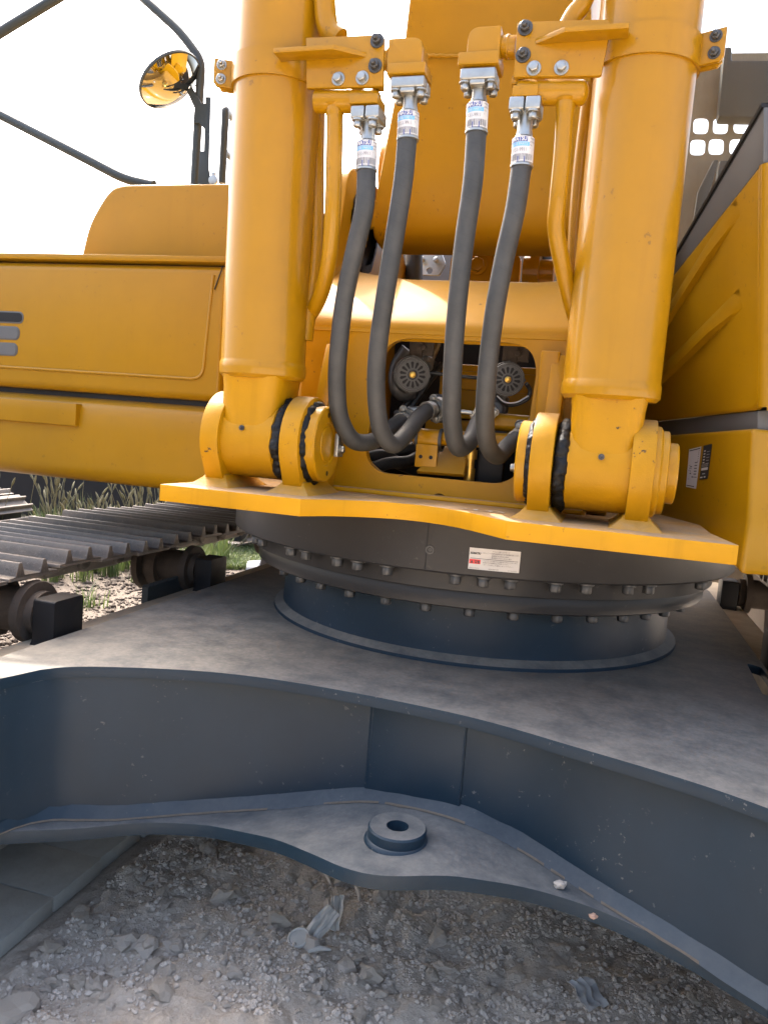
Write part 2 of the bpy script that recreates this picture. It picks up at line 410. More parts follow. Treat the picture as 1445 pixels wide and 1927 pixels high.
def frame_to(loc, z, x=None):
    z = V(z).normalized(); x = V(x) if x else (V((1, 0, 0)) if abs(z.x) < .9 else V((0, 1, 0)))
    x = (x - z*x.dot(z)).normalized(); y = z.cross(x); m = Matrix.Identity(4)
    for i in range(3): m[i][0], m[i][1], m[i][2], m[i][3] = x[i], y[i], z[i], loc[i]
    return m
def text_geo(s, size, bold=0.):
    cu = bpy.data.curves.new('lettering', 'FONT'); cu.body = s; cu.size = size; cu.offset = bold; cu.resolution_u = 3
    ob = bpy.data.objects.new('lettering', cu); me = bpy.data.meshes.new_from_object(ob)
    v = [(p.co.x, p.co.y) for p in me.vertices]; f = [tuple(q.vertices) for q in me.polygons]
    bpy.data.objects.remove(ob); bpy.data.meshes.remove(me); bpy.data.curves.remove(cu); return v, f

# shared bolts (head along +z, washer at z=0)
def bolt_mesh(name, r, h, mat, washer=1.35, stud=False):
    b = MB()
    if washer: b.lathe((0, 0, 0), (0, 0, 1), [(-.001, r*washer), (h*.22, r*washer), (h*.22, r*.5)], 18)
    b.lathe((0, 0, h*.2), (0, 0, 1), [(0, r), (h*.72, r), (h*.8, r*.86)], 6)
    if stud: b.lathe((0, 0, h*.9), (0, 0, 1), [(0, r*.55), (h*.7, r*.55), (h*.8, r*.45)], 14)
    return b.mesh(name, mat, bevel=r*.06, seg=1)
BOLT = {}
def bolt(parent, loc, d, r=.012, h=.014, mat=None, stud=False, washer=1.35, spin=None):
    mat = mat or m_zinc; k = (r, h, mat.name, stud, washer)
    if k not in BOLT: BOLT[k] = bolt_mesh('bolt', r, h, mat, washer, stud)
    m = frame_to(loc, d) @ Matrix.Rotation(random.random()*1.05 if spin is None else spin, 4, 'Z')
    return link('bolt', BOLT[k], parent, m)

# ================================================================== GROUND
def ground_h(x, y):
    p = V((x, y, 0)); d = max(0, math.hypot(x, y+1)-2.6)
    amp = max(.25, 1-d*.25)
    h = noise.fractal(p*1.3, 1., 2., 4)*.045 + noise.fractal(p*6, .9, 2., 5)*.020
    h += (abs(noise.noise(p*14+V((3, 9, 1)))))*.020 + abs(noise.noise(p*34))*.011
    h += .035*math.exp(-((x+.75+.35*(y+.9))**2)/.09)*(1 if y < 0 else 0)         # heap along the slabs
    rut = math.sin((y*1.0+x*.22+.05*noise.noise(p*2))*2*math.pi/.17)
    h += .011*max(-.3, rut)*(.5+.5*noise.noise(p*1.1+V((5, 5, 5))))
    h *= amp
    e = max(0, (1.05-abs(x+1.62))/1.05) if -2.2 < y < .1 else 0
    s = min(1, max(0, (x+1.17-.03*y)/.12)) if x > -1.6 else min(1, max(0, (-2.35-x)/.2))
    if -1.75 < y < -.35: h = h*s + (-.03)*(1-s)                                   # settled flat under the slabs
    return h
def axis_lines(lo, hi, step, far):
    a = list(np.arange(lo, hi+1e-6, step)); s = step; x = hi
    while x < far: s *= 1.22; x += s; a.append(x)
    s = step; x = lo
    while x > -far: s *= 1.22; x -= s; a.insert(0, x)
    return a
gx = axis_lines(-1.7, 1.7, .0125, 1500); gy = axis_lines(-2.0, .3, .0125, 1500)
gb = MB(); gb.v = [(x, y, ground_h(x, y) if abs(x) < 60 and abs(y) < 60 else 0) for y in gy for x in gx]
nx = len(gx); gb.f = [(j*nx+i, j*nx+i+1, (j+1)*nx+i+1, (j+1)*nx+i) for j in range(len(gy)-1) for i in range(nx-1)]; gb.m = [0]*len(gb.f)
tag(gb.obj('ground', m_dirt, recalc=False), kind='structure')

# ================================================================== EXCAVATOR
EX = tag(empty('excavator'), 'large yellow crawler excavator with blue-grey undercarriage filling the yard', 'excavator')
PIN = V((0, -1.19, 1.706)); AX = .505; ZT = 1.557
LEAN = V((0, -.0246, 1)).normalized()

# ---- slewing ring --------------------------------------------------------
drum = MB(); drum.lathe((0, 0, 0), (0, 0, 1), [(1.338, .94), (1.338, 1.034), (1.344, 1.0398), (1.47, 1.0398), (1.5, 1.0398), (1.5, .9)], 160)
DR = drum.obj('swing_drum', m_ring, EX, ang=50)
sm = MB(); a = math.atan2(*[P(804, 1030, y=-1.03)[k] for k in (1, 0)])
sm.lathe((0, 0, 0), (0, 0, 1), [(1.345, 1.0400), (1.345, 1.0415), (1.498, 1.0415), (1.498, 1.0400)], 2, a-.0012, a+.0012, ref=(1, 0, 0), cap=False)
sm.obj('drum_seam', m_black, DR)
pp = P(810, 1034, y=-1.03); aa = math.atan2(pp.y, pp.x); dd = V((math.cos(aa), math.sin(aa), 0))
pl = MB(); pl.lathe(dd*1.0398+V((0, 0, pp.z)), dd, [(-.002, .0135), (.004, .0135), (.004, .0095), (-.006, .0095), (-.006, .005), (.001, .005), (.001, .002)], 20, cap=False)
pl.obj('grease_plug', m_boltd, DR)
rg = MB(); rg.lathe((0, 0, 0), (0, 0, 1), [(1.276, .93), (1.276, .9645), (1.335, .9645), (1.335, .9)], 128)
rg.lathe((0, 0, 0), (0, 0, 1), [(1.213, .83), (1.213, .930), (1.217, .936), (1.268, .938), (1.274, .934), (1.274, .80)], 160)
RG = rg.obj('swing_ring', m_ring, EX)
tb = MB(); tb.lathe((0, 0, 0), (0, 0, 1), [(1.212, .81), (1.212, .8184), (1.06, .8184), (1.03, .822), (1.012, .857), (.985, .860), (.985, .8)], 160)
TB = tb.obj('swing_pedestal', m_frame, EX)
up_px = [(471, 1012), (485, 1017), (534, 1035), (567, 1042), (634, 1054), (672, 1061), (721, 1072), (855, 1089), (909, 1094), (962, 1099), (1056, 1109), (1119, 1112), (1200, 1112), (1243, 1112), (1344, 1103)]
for u, v in up_px:
    q = P(u, v, z=1.325); an = math.atan2(q.y, q.x); bolt(RG, (1.004*math.cos(an), 1.004*math.sin(an), 1.338), (0, 0, -1), .0195, .034, m_boltd, washer=1.3)
lo_px = [(521, 1073), (555, 1087), (601, 1099), (657, 1113), (724, 1127), (800, 1139), (883, 1149)] + [(967, 1158), (1054, 1164), (1125, 1166), (1186, 1164), (1238, 1162), (1275, 1156), (1305, 1146)]
for u, v in lo_px:
    q = P(u, v, z=1.2); an = math.atan2(q.y, q.x); bolt(RG, (.885*math.cos(an), .885*math.sin(an), 1.213), (0, 0, -1), .0195, .032, m_boltd, washer=1.3)

# warning sticker on the drum
def wrap_cyl(R, a0, z0, off):
    return lambda u, v: V(((R+off)*math.cos(a0+u/R), (R+off)*math.sin(a0+u/R), z0+v))
sl, sr = P(884, 1030, y=-1.02), P(992, 1040, y=-.97)
a0 = math.atan2(sl.y, sl.x); WW, HH = .155, .066; z0 = P(886, 1068, y=-1.01).z-.001
wm = wrap_cyl(1.0398, a0, z0, .0012); wi = wrap_cyl(1.0398, a0, z0, .0020); wj = wrap_cyl(1.0398, a0, z0, .0027)
st = MB()
def put_sheet(mb, fn, u0, v0, u1, v1, cur, n=8):
    mb.cur = cur; mb.grid(lambda a, b: fn(u0+(u1-u0)*a, v0+(v1-v0)*b), n, 1)
def put_text(mb, fn, s, size, u, v, cur, width=None, bold=0., sx=1.):
    vv, ff = text_geo(s, size, bold)
    if not vv: return
    w = max(p[0] for p in vv)
    k = (width/w if width else 1)*sx; mb.cur = cur; mb.add([fn(u+x*k, v+y) for x, y in vv], ff)
put_sheet(st, wm, 0, 0, WW, HH, 0)
put_text(st, wi, 'KOMATSU', .0085, .004, .047, 1, .031, .0005)
put_text(st, wi, 'キャビン用ヘッドガード', .0052, .070, .0575, 1, .052)
put_text(st, wi, 'このヘッドガードは労働安全衛生規則に基づく落下物保護構造に適合しています。', .0048, .041, .0508, 1, .110)
put_text(st, wi, '製造者名 KOMATSU JAPAN', .0046, .068, .0440, 1, .052)
put_text(st, wi, '製造番号 キャビン右上に表示', .0046, .068, .0380, 1, .060)
put_sheet(st, wi, .005, .0335, WW-.006, .0348, 1)
put_sheet(st, wi, .002, .017, .036, .031, 2)
tri = [(.0048, .0195), (.0145, .0195), (.00965, .0285)]; st.cur = 1; st.add([wj(*p) for p in tri], [(0, 1, 2)])
put_text(st, wj, '警告', .0095, .0175, .0200, 1, .0165, .0004)
put_text(st, wi, '・ヘッドガードを改造すると強度が低下することがあります。', .0044, .040, .0275, 1, .108)
put_text(st, wi, '改造は行わず破損時は必ず交換して下さい。', .0044, .043, .0215, 1, .078)
put_text(st, wi, '・ガードを外して運転しないで下さい。', .0044, .040, .0150, 1, .095)
put_text(st, wi, '株式会社 小松製作所', .0036, .003, .0030, 1, .030)
put_text(st, wi, '取扱説明書を参照', .0036, .062, .0030, 1, .030)
put_text(st, wi, '20Y-00-K5610', .0036, .120, .0030, 1, .028)
tag(st.obj('warning_sticker', [m_white, m_ink, m_red], DR, recalc=False, smooth=False), 'white sticker with small Japanese print and a red warning box')

# ---- base plate of the revolving frame ---------------------------------------
YF = -1.405
front = [(-.705, YF), (-.27, YF)]
for k in range(1, 12):
    t = k/12; u = -.27+.54*t; front.append((u, YF+.20*math.sin(math.pi*t)**.8))
front += [(.29, YF), (.832, YF+.004)]
outl = front + [(.80, -1.15), (.80, .9), (-.705, .9)]
bp = MB(); bp.prism(outl, (0, 0, ZT-.048), (1, 0, 0), (0, 1, 0), .048)
BP = bp.obj('base_plate', m_deck, EX, bevel=.003)

# ---- front wall with the service opening --------------------------------------
YW = -.97
op = [(-.232, 1.70), (-.225, 1.662), (-.18, 1.626), (.205, 1.626), (.255, 1.655), (.272, 1.74), (.285, 1.985), (.262, 2.038), (.21, 2.056), (-.13, 2.056), (-.18, 2.038), (-.21, 1.985)]
op = round_poly(op, .05, 4)
wall = MB()
wo_ = [(-.47, ZT-.005), (-.02, ZT-.005)] + [(.02+.026*math.cos(rad(180-k*22.5)), ZT+.022*math.sin(rad(k*22.5))) for k in range(1, 8)] + [(.06, ZT-.005), (.47, ZT-.005), (.47, 2.085), (-.47, 2.085)]
wall.prism(wo_, (0, YW+.03, 0), (1, 0, 0), (0, 0, 1), .03, holes=[op])
WL = wall.obj('front_wall', m_yel, EX)
def sheet_prof(t):
    # from the lip above the opening up and back to the boom foot
    pts = [(-.9725, 2.07), (-.955, 2.115), (-.86, 2.20), (-.70, 2.285), (-.62, 2.306), (-.56, 2.31)]
    c = crom([V((0, *p)) for p in pts], 8); i = t*(len(c)-1); j = min(int(i), len(c)-2); return c[j].lerp(c[j+1], i-j)
us = MB()
def us_fn(u, v):
    p = sheet_prof(v); x = -.47+.94*u
    dz = .05*max(0, abs(x)-.22)**1.2*v*4 if abs(x) > .22 else 0
    return V((x, p.y, p.z+dz))
us.sheet(us_fn, 40, 30, (0, .022, -.022))
us.obj('sloped_cover_plate', m_boom, EX, ang=60)
# weld seam wall / base plate
wd = MB(); wd.tube([(x, YW-.006+.002*math.sin(x*90), ZT+.004) for x in np.linspace(-.46, .46, 60)], .012, 8); wd.obj('weld_bead', m_deck, WL)

# ---- ears and longitudinal gussets ----------------------------------------------
def ear_outline():
    o = [(-1.265, ZT-.003)]
    for k in range(0, 25):
        a = rad(215-k*(250/24)); o.append((PIN.y+.137*math.cos(a), PIN.z+.137*math.sin(a)))
    o.append((-1.075, ZT-.003)); return o
for sx in (-1, 1):
    for e in (.352, .603):
        x = sx*e
        em = MB(); em.prism(ear_outline(), (x-.029, 0, 0), (0, 1, 0), (0, 0, 1), .058)
        E_ = em.obj('pin_ear', m_cast, EX, bevel=.004)
        fm = MB()    # flared weld foot
        w0, w1 = .072, .031
        prof = [(0, 1.), (.35, .55), (.7, .2), (1, 0)]
        rows = []
        for t, k in prof:
            hw = w1+(w0-w1)*k*.9; y0 = -1.268-.045*k; y1 = -1.072+.03*k; z = ZT+.036*t-.001
            rows += [V((x-hw, y0, z)), V((x+hw, y0, z)), V((x+hw, y1, z)), V((x-hw, y1, z))]
        fs = [(j*4+i, j*4+(i+1) % 4, (j+1)*4+(i+1) % 4, (j+1)*4+i) for j in range(3) for i in range(4)] + [(3, 2, 1, 0), (12, 13, 14, 15)]
        fm.add(rows, fs); fm.obj('weld_foot', m_deck, E_, bevel=.002)
    # plate running back from the inner ear into the wall
    gm = MB(); gm.prism([(-1.10, ZT), (-.975, ZT), (-.975, 2.02), (-1.02, 2.02), (-1.055, 1.93), (-1.10, 1.80)], (sx*.352-.022, 0, 0), (0, 1, 0), (0, 0, 1), .044)
    gm.obj('ear_gusset', m_yel, EX, bevel=.003)
# short upstand beside the opening
um = MB(); um.box((.325, -1.0, 1.86), (.055, .06, .34)); um.obj('upstand', m_yel, WL, bevel=.006)

# ---- boom cylinders ---------------------------------------------------------------
def wob(seed, amp):
    return lambda r, a, t: r + amp*(noise.noise(V((math.cos(a)*3, math.sin(a)*3, seed+t*30)))*1.6+noise.noise(V((math.cos(a)*9, math.sin(a)*9, seed+t*60))))
def cylinder(sx):
    c = V((sx*AX, PIN.y, PIN.z)); R = .125
    def a(s): return c+LEAN*s
    b = MB(); b.lathe(c, LEAN, [(.178, .085), (.180, .118), (.190, .1275), (.205, .1285), (.222, .1285), (.226, .1262), (.232, .1252), (1.0, R), (2.0, R), (3.3, R), (3.3, .07)], 72)
    # trunk and eye
    body = MB(); hw = .092
    body.lathe(c-V((hw, 0, 0)), (1, 0, 0), [(0, .112), (.004, .118), (2*hw-.004, .118), (2*hw, .112)], 56)
    pts = []
    for z, w, d in ((-.02, .0915, .114), (.08, .0915, .108), (.15, .0935, .106), (.185, .098, .108)):
        for k in range(32):
            t = 2*math.pi*k/32; cx, cy = math.cos(t), math.sin(t); n_ = 4.5
            q = (abs(cx)**n_+abs(cy)**n_)**(-1/n_); pts.append(a(z)+V((w*q*cx, d*q*cy, 0)))
    body.add(pts, [(j*32+i, j*32+(i+1) % 32, (j+1)*32+(i+1) % 32, (j+1)*32+i) for j in range(3) for i in range(32)])
    o = b.obj('boom_cylinder', m_cyl, EX, ang=25)
    tag(o, 'glossy yellow boom lift cylinder ' + ('beside the hood and fuel tank' if sx < 0 else 'beside the cab'))
    eye = body.obj('cylinder_eye', m_cast, o)
    zb = MB()   # zerk fitting
    zb.lathe(P(*((455, 805) if sx < 0 else (1131, 860)), y=PIN.y-.117), (0, -1, .1), [(-.004, .008), (.003, .008), (.003, .004), (.009, .004), (.011, .0025)], 12)
    zb.obj('grease_nipple', m_boltd, o)
    for k, (x, r0, wd_) in enumerate(((-.104, .1215, .019), (.104, .1215, .019))):
        g = MB(); prof = [(-wd_*1.1, r0-.03), (-wd_*.8, r0-.004), (-wd_*.25, r0+.004), (wd_*.4, r0+.003), (wd_*.95, r0-.006), (wd_*1.1, r0-.03)]
        g.lathe(c+V((x, 0, 0)), (1, 0, 0), prof, 200, cap=False, rfun=wob(sx*7+k*3.3, .008))
        g.obj('grease_ring', m_grease, o, sharp=80)
    return o, c
CL, cL = cylinder(-1); CR, cR = cylinder(1)

# pin caps
def pin_caps(sx, cyl, c):
    xi = sx*.352; xo = sx*.603; inn = -sx
    pc = MB(); fx = xi+inn*.029
    pc.lathe((fx, c.y, c.z), (inn, 0, 0), [(0, .112), (.036, .112), (.040, .108), (.040, .066), (.036, .062), (.036, .052), (.039, .049), (.039, .0)], 60, cap=False)
    o = pc.obj('pin_cap', m_yel, cyl)
    for k in (1, -1):
        h = MB(); h.lathe((fx+inn*.0405, c.y-.01*k, c.z+.086*k), (inn, 0, 0), [(0, .0075), (.0006, .0075)], 14); h.obj('cap_hole', m_black, cyl)
    g = MB(); g.lathe((fx, c.y, c.z), (inn, 0, 0), [(-.002, .10), (0, .121), (.007, .120), (.014, .114), (.016, .10)], 200, cap=False, rfun=wob(sx*3+40, .006)); g.obj('grease_ring', m_grease, cyl, sharp=80)
    fo = xo+sx*.029; pb = MB()
    pb.lathe((fo, c.y, c.z), (sx, 0, 0), [(0, .122), (.012, .120), (.018, .110), (.032, .110), (.034, .106), (.034, .080), (.056, .080), (.060, .076), (.060, 0)], 60, cap=False)
    if sx > 0: pb.obj('pin_cap', m_yel, cyl)
    else:
        pb = MB(); pb.lathe((fo, c.y, c.z), (sx, 0, 0), [(0, .112), (.012, .110), (.016, .08), (.016, 0)], 60, cap=False); pb.obj('pin_cap', m_yel, cyl)
pin_caps(-1, CL, cL); pin_caps(1, CR, cR)
# lock plate beside the left pin
lk = MB(); q = P(638, 838, y=-1.12); lk.box(q, (.012, .05, .07)); LK = lk.obj('lock_plate', m_zinc, EX, bevel=.002); bolt(LK, q+V((.008, -.008, -.012)), (1, 0, 0), .011, .013)
q = P(966, 880, y=-1.12); lk = MB(); lk.box(q+V((.012, 0, 0)), (.012, .05, .06)); LK = lk.obj('lock_plate', m_zinc, EX, bevel=.002); bolt(LK, q+V((.005, -.01, 0)), (-1, 0, 0), .011, .013)

# ---- clamp bands, brackets, pipes and elbows on the cylinders ------------------------
def clamp(sx, cyl, c):
    zb = 2.74
    s = (zb-c.z)/LEAN.z; o = c+LEAN*s; R = .1325
    b = MB(); b.lathe(o, LEAN, [(-.036, .1245), (-.036, R), (.036, R), (.036, .1245)], 64, cap=False)
    B = b.obj('clamp_band', m_cyl, cyl, ang=40)
    # outer lug, turned towards the viewer
    lx = o.x+sx*.122
    ang = rad(14*sx)
    rot = Matrix.Rotation(-ang, 3, 'Z')
    l = MB(); pts = [(0, -.036), (.052, -.032), (.062, -.020), (.062, .046), (.0, .04)]
    e1 = rot @ V((sx, 0, 0)); O = V((lx, o.y-.028, o.z))
    l.prism(pts if sx > 0 else pts, O, e1, V((0, 0, 1)), .012*sx)
    L = l.obj('clamp_lug', m_cyl, B, bevel=.002)
    l2 = MB(); l2.prism(pts, O+V((0, .03, 0)), e1, V((0, 0, 1)), .012*sx); l2.obj('clamp_lug', m_cyl, B, bevel=.002)
    for dz in (-.012, .027):
        bolt(B, O+e1*.036+V((0, -.012 if sx > 0 else -.012, dz)), rot @ V((0, -1, 0)), .011, .014, m_boltd if sx > 0 else m_zinc, stud=True)
    return B, o
BL, oL = clamp(-1, CL, cL); BR, oR = clamp(1, CR, cR)
YB = -1.335
def plate_px(name, parent, pxs, y, th, mat, r=.004):
    pts = [P(u, v, y=y) for u, v in pxs]; out = [(p.x, p.z) for p in pts]
    m = MB(); m.prism(out, (0, y+th, 0), (1, 0, 0), (0, 0, 1), th); return m.obj(name, mat, parent, bevel=.002)
plate_px('bracket_plate', CL, [(576, 71), (719, 65), (722, 69), (721, 160), (718, 162), (577, 166)], YB, .014, m_cyl)
plate_px('bracket_plate', CR, [(973, 41), (1142, 36), (1146, 40), (1148, 54), (1131, 140), (1127, 142), (966, 145)], YB, .014, m_cyl)
def rib(parent, A, B, C, y0):
    a, b, c_ = P(*A, y=y0), P(*B, y=y0), P(*C, y=y0)
    m = MB(); z = a.z
    x0, x1, x2 = a.x, b.x, c_.x
    m.prism([(x0, -.0), (x1, -.05), (x2, -.05), (x2, 0)] if x1 < x2 else [(x2, 0), (x2, -.05), (x1, -.05), (x0, 0)], (0, y0, z-.006), (1, 0, 0), (0, 1, 0), .013)
    m.obj('bracket_rib', m_cyl, parent, bevel=.002)
rib(CL, (690, 103), (640, 99), (530, 97), YB); rib(CR, (1006, 79), (1065, 68), (1183, 62), YB)
for u, v in ((710, 77), (706, 124)): bolt(BL, P(u, v, y=YB-.001), (0, -1, 0), .0125, .017, m_boltd, stud=True, washer=1.5)
for u, v in ((637, 149), (682, 147)): bolt(BL, P(u, v, y=YB-.001), (0, -1, 0), .0125, .017, washer=1.45)
for u, v in ((988, 53), (984, 104)): bolt(BR, P(u, v, y=YB-.001), (0, -1, 0), .0125, .017, m_boltd, stud=True, washer=1.5)
for u, v in ((1004, 129), (1056, 128)): bolt(BR, P(u, v, y=YB-.001), (0, -1, 0), .0125, .017, washer=1.45)

YH = -1.30
def upper_elbow(parent, pipe0, pipe1, bx0, bx1, by0, by1, fl0, fl1):
    """block elbow: short spigot from the bracket, block, flange foot"""
    p, q = P(*pipe0, y=YH), P(*pipe1, y=YH); m = MB(); m.tube([p, q], .026, 28)
    m.tube([p.lerp(q, .42), p.lerp(q, .62)], .029, 28)
    a, b = P(bx0, by0, y=YH), P(bx1, by1, y=YH); s = 1 if q.x > p.x else -1
    x0, x1, z0, z1 = min(a.x, b.x), max(a.x, b.x), min(a.z, b.z), max(a.z, b.z)
    r = [.006, .006, .03, .006] if s > 0 else [.006, .006, .006, .03]
    o = round_poly([(x0, z0), (x1, z0), (x1, z1), (x0, z1)], r, 6)
    m.prism(o, (0, YH+.034, 0), (1, 0, 0), (0, 0, 1), .068)
    f0, f1 = P(*fl0, y=YH), P(*fl1, y=YH); m.box((f0+f1)/2, (abs(f1.x-f0.x), .085, abs(f1.z-f0.z)))
    return m.obj('elbow_fitting', m_cyl, parent, bevel=.005)
upper_elbow(CL, (718, 112), (742, 114), 738, 797, 85, 148, (739, 133), (806, 150))
upper_elbow(CR, (972, 88), (940, 88), 886, 942, 64, 116, (868, 113), (942, 133))

def tee(parent, x0, x1, vy, r_px, pipe, fl0, fl1, side):
    a, b = P(x0, vy, y=YH), P(x1, vy, y=YH); R = .030; m = MB()
    far, near = (a, b) if side > 0 else (b, a)          # near = hose end, rounded
    d = (near-far).normalized()
    path = [far, far+d*.004] + [far.lerp(near, t) for t in (.2, .5, .8, .9)]
    rs = [R*.9, R]+[R]*4
    for k in range(1, 6):
        t = rad(k*18); path.append(far.lerp(near, .9)+d*((near-far).length*.1*math.sin(t))); rs.append(R*max(.25, math.cos(t)))
    m.tube(path, rs, 28)
    f0, f1 = P(*fl0, y=YH), P(*fl1, y=YH); m.box((f0+f1)/2, (abs(f1.x-f0.x), .075, abs(f1.z-f0.z)))
    c0 = (f0+f1)/2; m.tube([V((c0.x, YH, a.z)), c0], .026, 20)
    T = m.obj('tee_fitting', m_cyl, parent, bevel=.003)
    pts = [P(u, v, y=yy) for u, v, yy in pipe]
    pm = MB(); pm.tube(crom(pts, 8), [.0245 if i < 4 else .0225 for i in range(len(crom(pts, 8)))], 28); pm.obj('steel_pipe', m_cyl, parent)
    wb = MB(); wb.tube([pts[0]+V((0, 0, .0)), pts[0].lerp(pts[1], .10)], [.031, .024], 20); wb.obj('weld_bead', m_cyl, T)
    for dx in (-.026, .03):
        sb = MB(); cc = V((c0.x+dx*side*-1, YH, a.z+.034)); sb.box(cc, (.028, .03, .02)); sb.obj('mount_block', m_cyl, T, bevel=.002)
    return T
tee(CL, 594, 717, 191, 25, [(630, 200, YH), (630, 240, YH), (629, 300, YH), (626, 400, YH+.01), (619, 490, YH+.04), (603, 555, YH+.10), (578, 600, YH+.17), (545, 640, YH+.22)], (666, 189), (717, 204), 1)
tee(CR, 1107, 972, 175, 25, [(1064, 190, YH), (1061, 240, YH), (1057, 300, YH), (1049, 380, YH+.01), (1046, 430, YH+.03), (1056, 490, YH+.06), (1075, 570, YH+.12), (1100, 650, YH+.2)], (968, 173), (1013, 191), -1)
# thick return pipes behind the cylinders, rising out of the picture
for par, pts in ((CL, [(640, 75), (622, 60), (613, 30), (610, -40), (609, -200)]), (CR, [(1062, 60), (1078, 30), (1096, 5), (1105, -40), (1106, -200)])):
    q = [P(u, v, y=-1.27) for u, v in pts]; m = MB(); m.tube(crom(q, 8), .030 if par is CL else .024, 28); m.obj('return_pipe', m_cyl, par)
# line running along the inside of each barrel
for par, xs in ((CL, (598, 596, 594, 575)), (CR, (1112, 1092, 1082, 1086))):
    vs_ = (170, 330, 480, 640) if par is CL else (160, 330, 480, 640)
    q = [P(u, v, y=-1.16) for u, v in zip(xs, vs_)]; m = MB(); m.tube(crom(q, 8), .022, 20); m.obj('steel_pipe', m_cyl, par)

# ---- hoses ---------------------------------------------------------------------------
def hose(pxs, sleeve_t, sleeve_b, tail_t, orient, label_rot, endfit):
    pts = [P(u, v, y=y) for u, v, y in pxs]; path = crom(pts, 8)
    m = MB(); m.tube(path, .0262, 28); H = m.obj('hydraulic_hose', m_hose, EX)
    st_, sb_, tt = P(*sleeve_t, y=YH), P(*sleeve_b, y=YH), P(*tail_t, y=YH)
    ax = (sb_-st_).normalized(); L = (sb_-st_).length
    s = MB(); s.lathe(st_, ax, [(-.004, .019), (-.001, .0235), (.004, .0268), (L-.006, .0275), (L-.004, .0295), (L+.001, .0295), (L+.002, .024)], 40, cap=False)
    S = s.obj('crimp_sleeve', m_zinc, H)
    t = MB(); t.lathe(tt, ax, [(-.01, .020), (.01, .0195), ((st_-tt).length*.75, .0185), ((st_-tt).length-.006, .021), ((st_-tt).length, .021)], 32, cap=False); t.obj('hose_tail', m_zinc, H)
    # printed sticker wrapped round the sleeve; u measured from the middle of its visible face
    ctr = CAM-st_; ctr = (ctr-ax*ctr.dot(ax)).normalized(); e2 = ax.cross(ctr)
    def w(off):
        Rr = .0278+off
        def f(u, v):
            an = u/.0275; return st_+ax*(L*.985-v)+(ctr*math.cos(an)-e2*math.sin(an))*Rr*(1 if True else 1)
        return f
    w0, w1, w2 = w(.0004), w(.0008), w(.0012); lb = MB(); hh = L*.93
    put_sheet(lb, w0, -.05, .006, .038, hh, 0, 20)
    put_sheet(lb, w1, -.05, hh*.80, .010, hh*.985, 1, 14)
    put_text(lb, w2, 'KOMATSU', .0155, -.045, hh*.825, 0, .053, .0006)
    put_sheet(lb, w1, -.05, hh*.635, .016, hh*.785, 2, 14)
    put_text(lb, w2, 'GENUINE PARTS', .009, -.047, hh*.665, 0, .058)
    put_text(lb, w1, '207-51-9911', .0125, -.038, hh*.44, 4, .046)
    for k, s_ in enumerate(('MADE IN', 'JAPAN', 'No', '1')): put_text(lb, w1, s_, .006, .017, hh*(.90-.12*k), 4, None)
    rr = random.Random(4); u = -.046
    while u < .026:
        b_ = rr.choice((.0008, .0012, .002)); put_sheet(lb, w1, u, hh*.13, u+b_, hh*.36, 4, 1); u += b_+rr.choice((.0009, .0013, .0018))
    for k in (-.012, .004): put_sheet(lb, w2, k, .0, k+.0022, hh*.26, 1, 1)
    lb.obj('parts_sticker', [m_white, m_navy, m_cyan, m_red, m_greyink], S, recalc=False, smooth=False)
    # split flange clamp with four bolts
    fl = MB(); c = tt+ax*.002
    if orient == 'front':       # two halves, joint facing us
        for s_ in (-1, 1): fl.box(c+V((s_*.0205, 0, -.004)), (.038, .078, .032))
    else:
        fl.box(c+V((0, -.0205, -.002)), (.090, .036, .028)); fl.box(c+V((0, .0205, -.002)), (.090, .036, .028)); fl.box(c+V((0, -.0, -.018)), (.040, .07, .02))
    FL = fl.obj('flange_clamp', m_zinc, H, bevel=.005, seg=3)
    for dx, dy in ((-.021, -.026), (.021, -.026), (-.021, .026), (.021, .026)) if orient == 'front' else ((-.033, -.02), (.033, -.02), (-.033, .02), (.033, .02)):
        bolt(FL, c+V((dx, dy, -.016 if orient != 'front' else -.02)), (0, 0, -1), .0115, .020)
    if endfit:
        e = path[-1]; d = (path[-1]-path[-4]).normalized(); n = MB()
        n.lathe(e-d*.045, d, [(0, .024), (0, .030), (.03, .029), (.034, .021), (.06, .021), (.06, .036), (.085, .036), (.085, .01)], 28, cap=False)
        n.obj('end_fitting', m_zinc, H)
        for k in range(4):
            sd_ = d.orthogonal().normalized(); sd_.rotate(Matrix.Rotation(k*math.pi/2+.6, 3, d)); bolt(H, e+d*.013+sd_*.034, -d, .0105, .014)
    return H
hose([(690, 318, YH), (686, 390, YH), (668, 470, -1.29), (649, 560, -1.27), (638, 650, -1.25), (634, 720, -1.22), (640, 785, -1.18), (664, 828, -1.13), (700, 831, -1.07), (727, 812, -.98), (748, 797, -.88), (760, 790, -.80)], (691, 267), (689, 322), (694, 216), 'front', 0, True)
hose([(766, 262, YH), (758, 345, YH), (741, 455, -1.29), (725, 555, -1.28), (713, 640, -1.26), (708, 700, -1.24), (709, 760, -1.21), (718, 812, -1.17), (740, 837, -1.12), (766, 815, -1.05), (787, 787, -.96), (803, 774, -.90), (815, 770, -.86)], (769, 212), (767, 264), (773, 162), 'side', 0, True)
hose([(896, 250, YH), (889, 345, YH), (874, 450, -1.29), (862, 555, -1.28), (854, 650, -1.26), (850, 735, -1.23), (851, 800, -1.19), (862, 842, -1.14), (884, 830, -1.06), (898, 798, -.96), (910, 780, -.86)], (899, 195), (896, 251), (903, 147), 'side', 0, True)
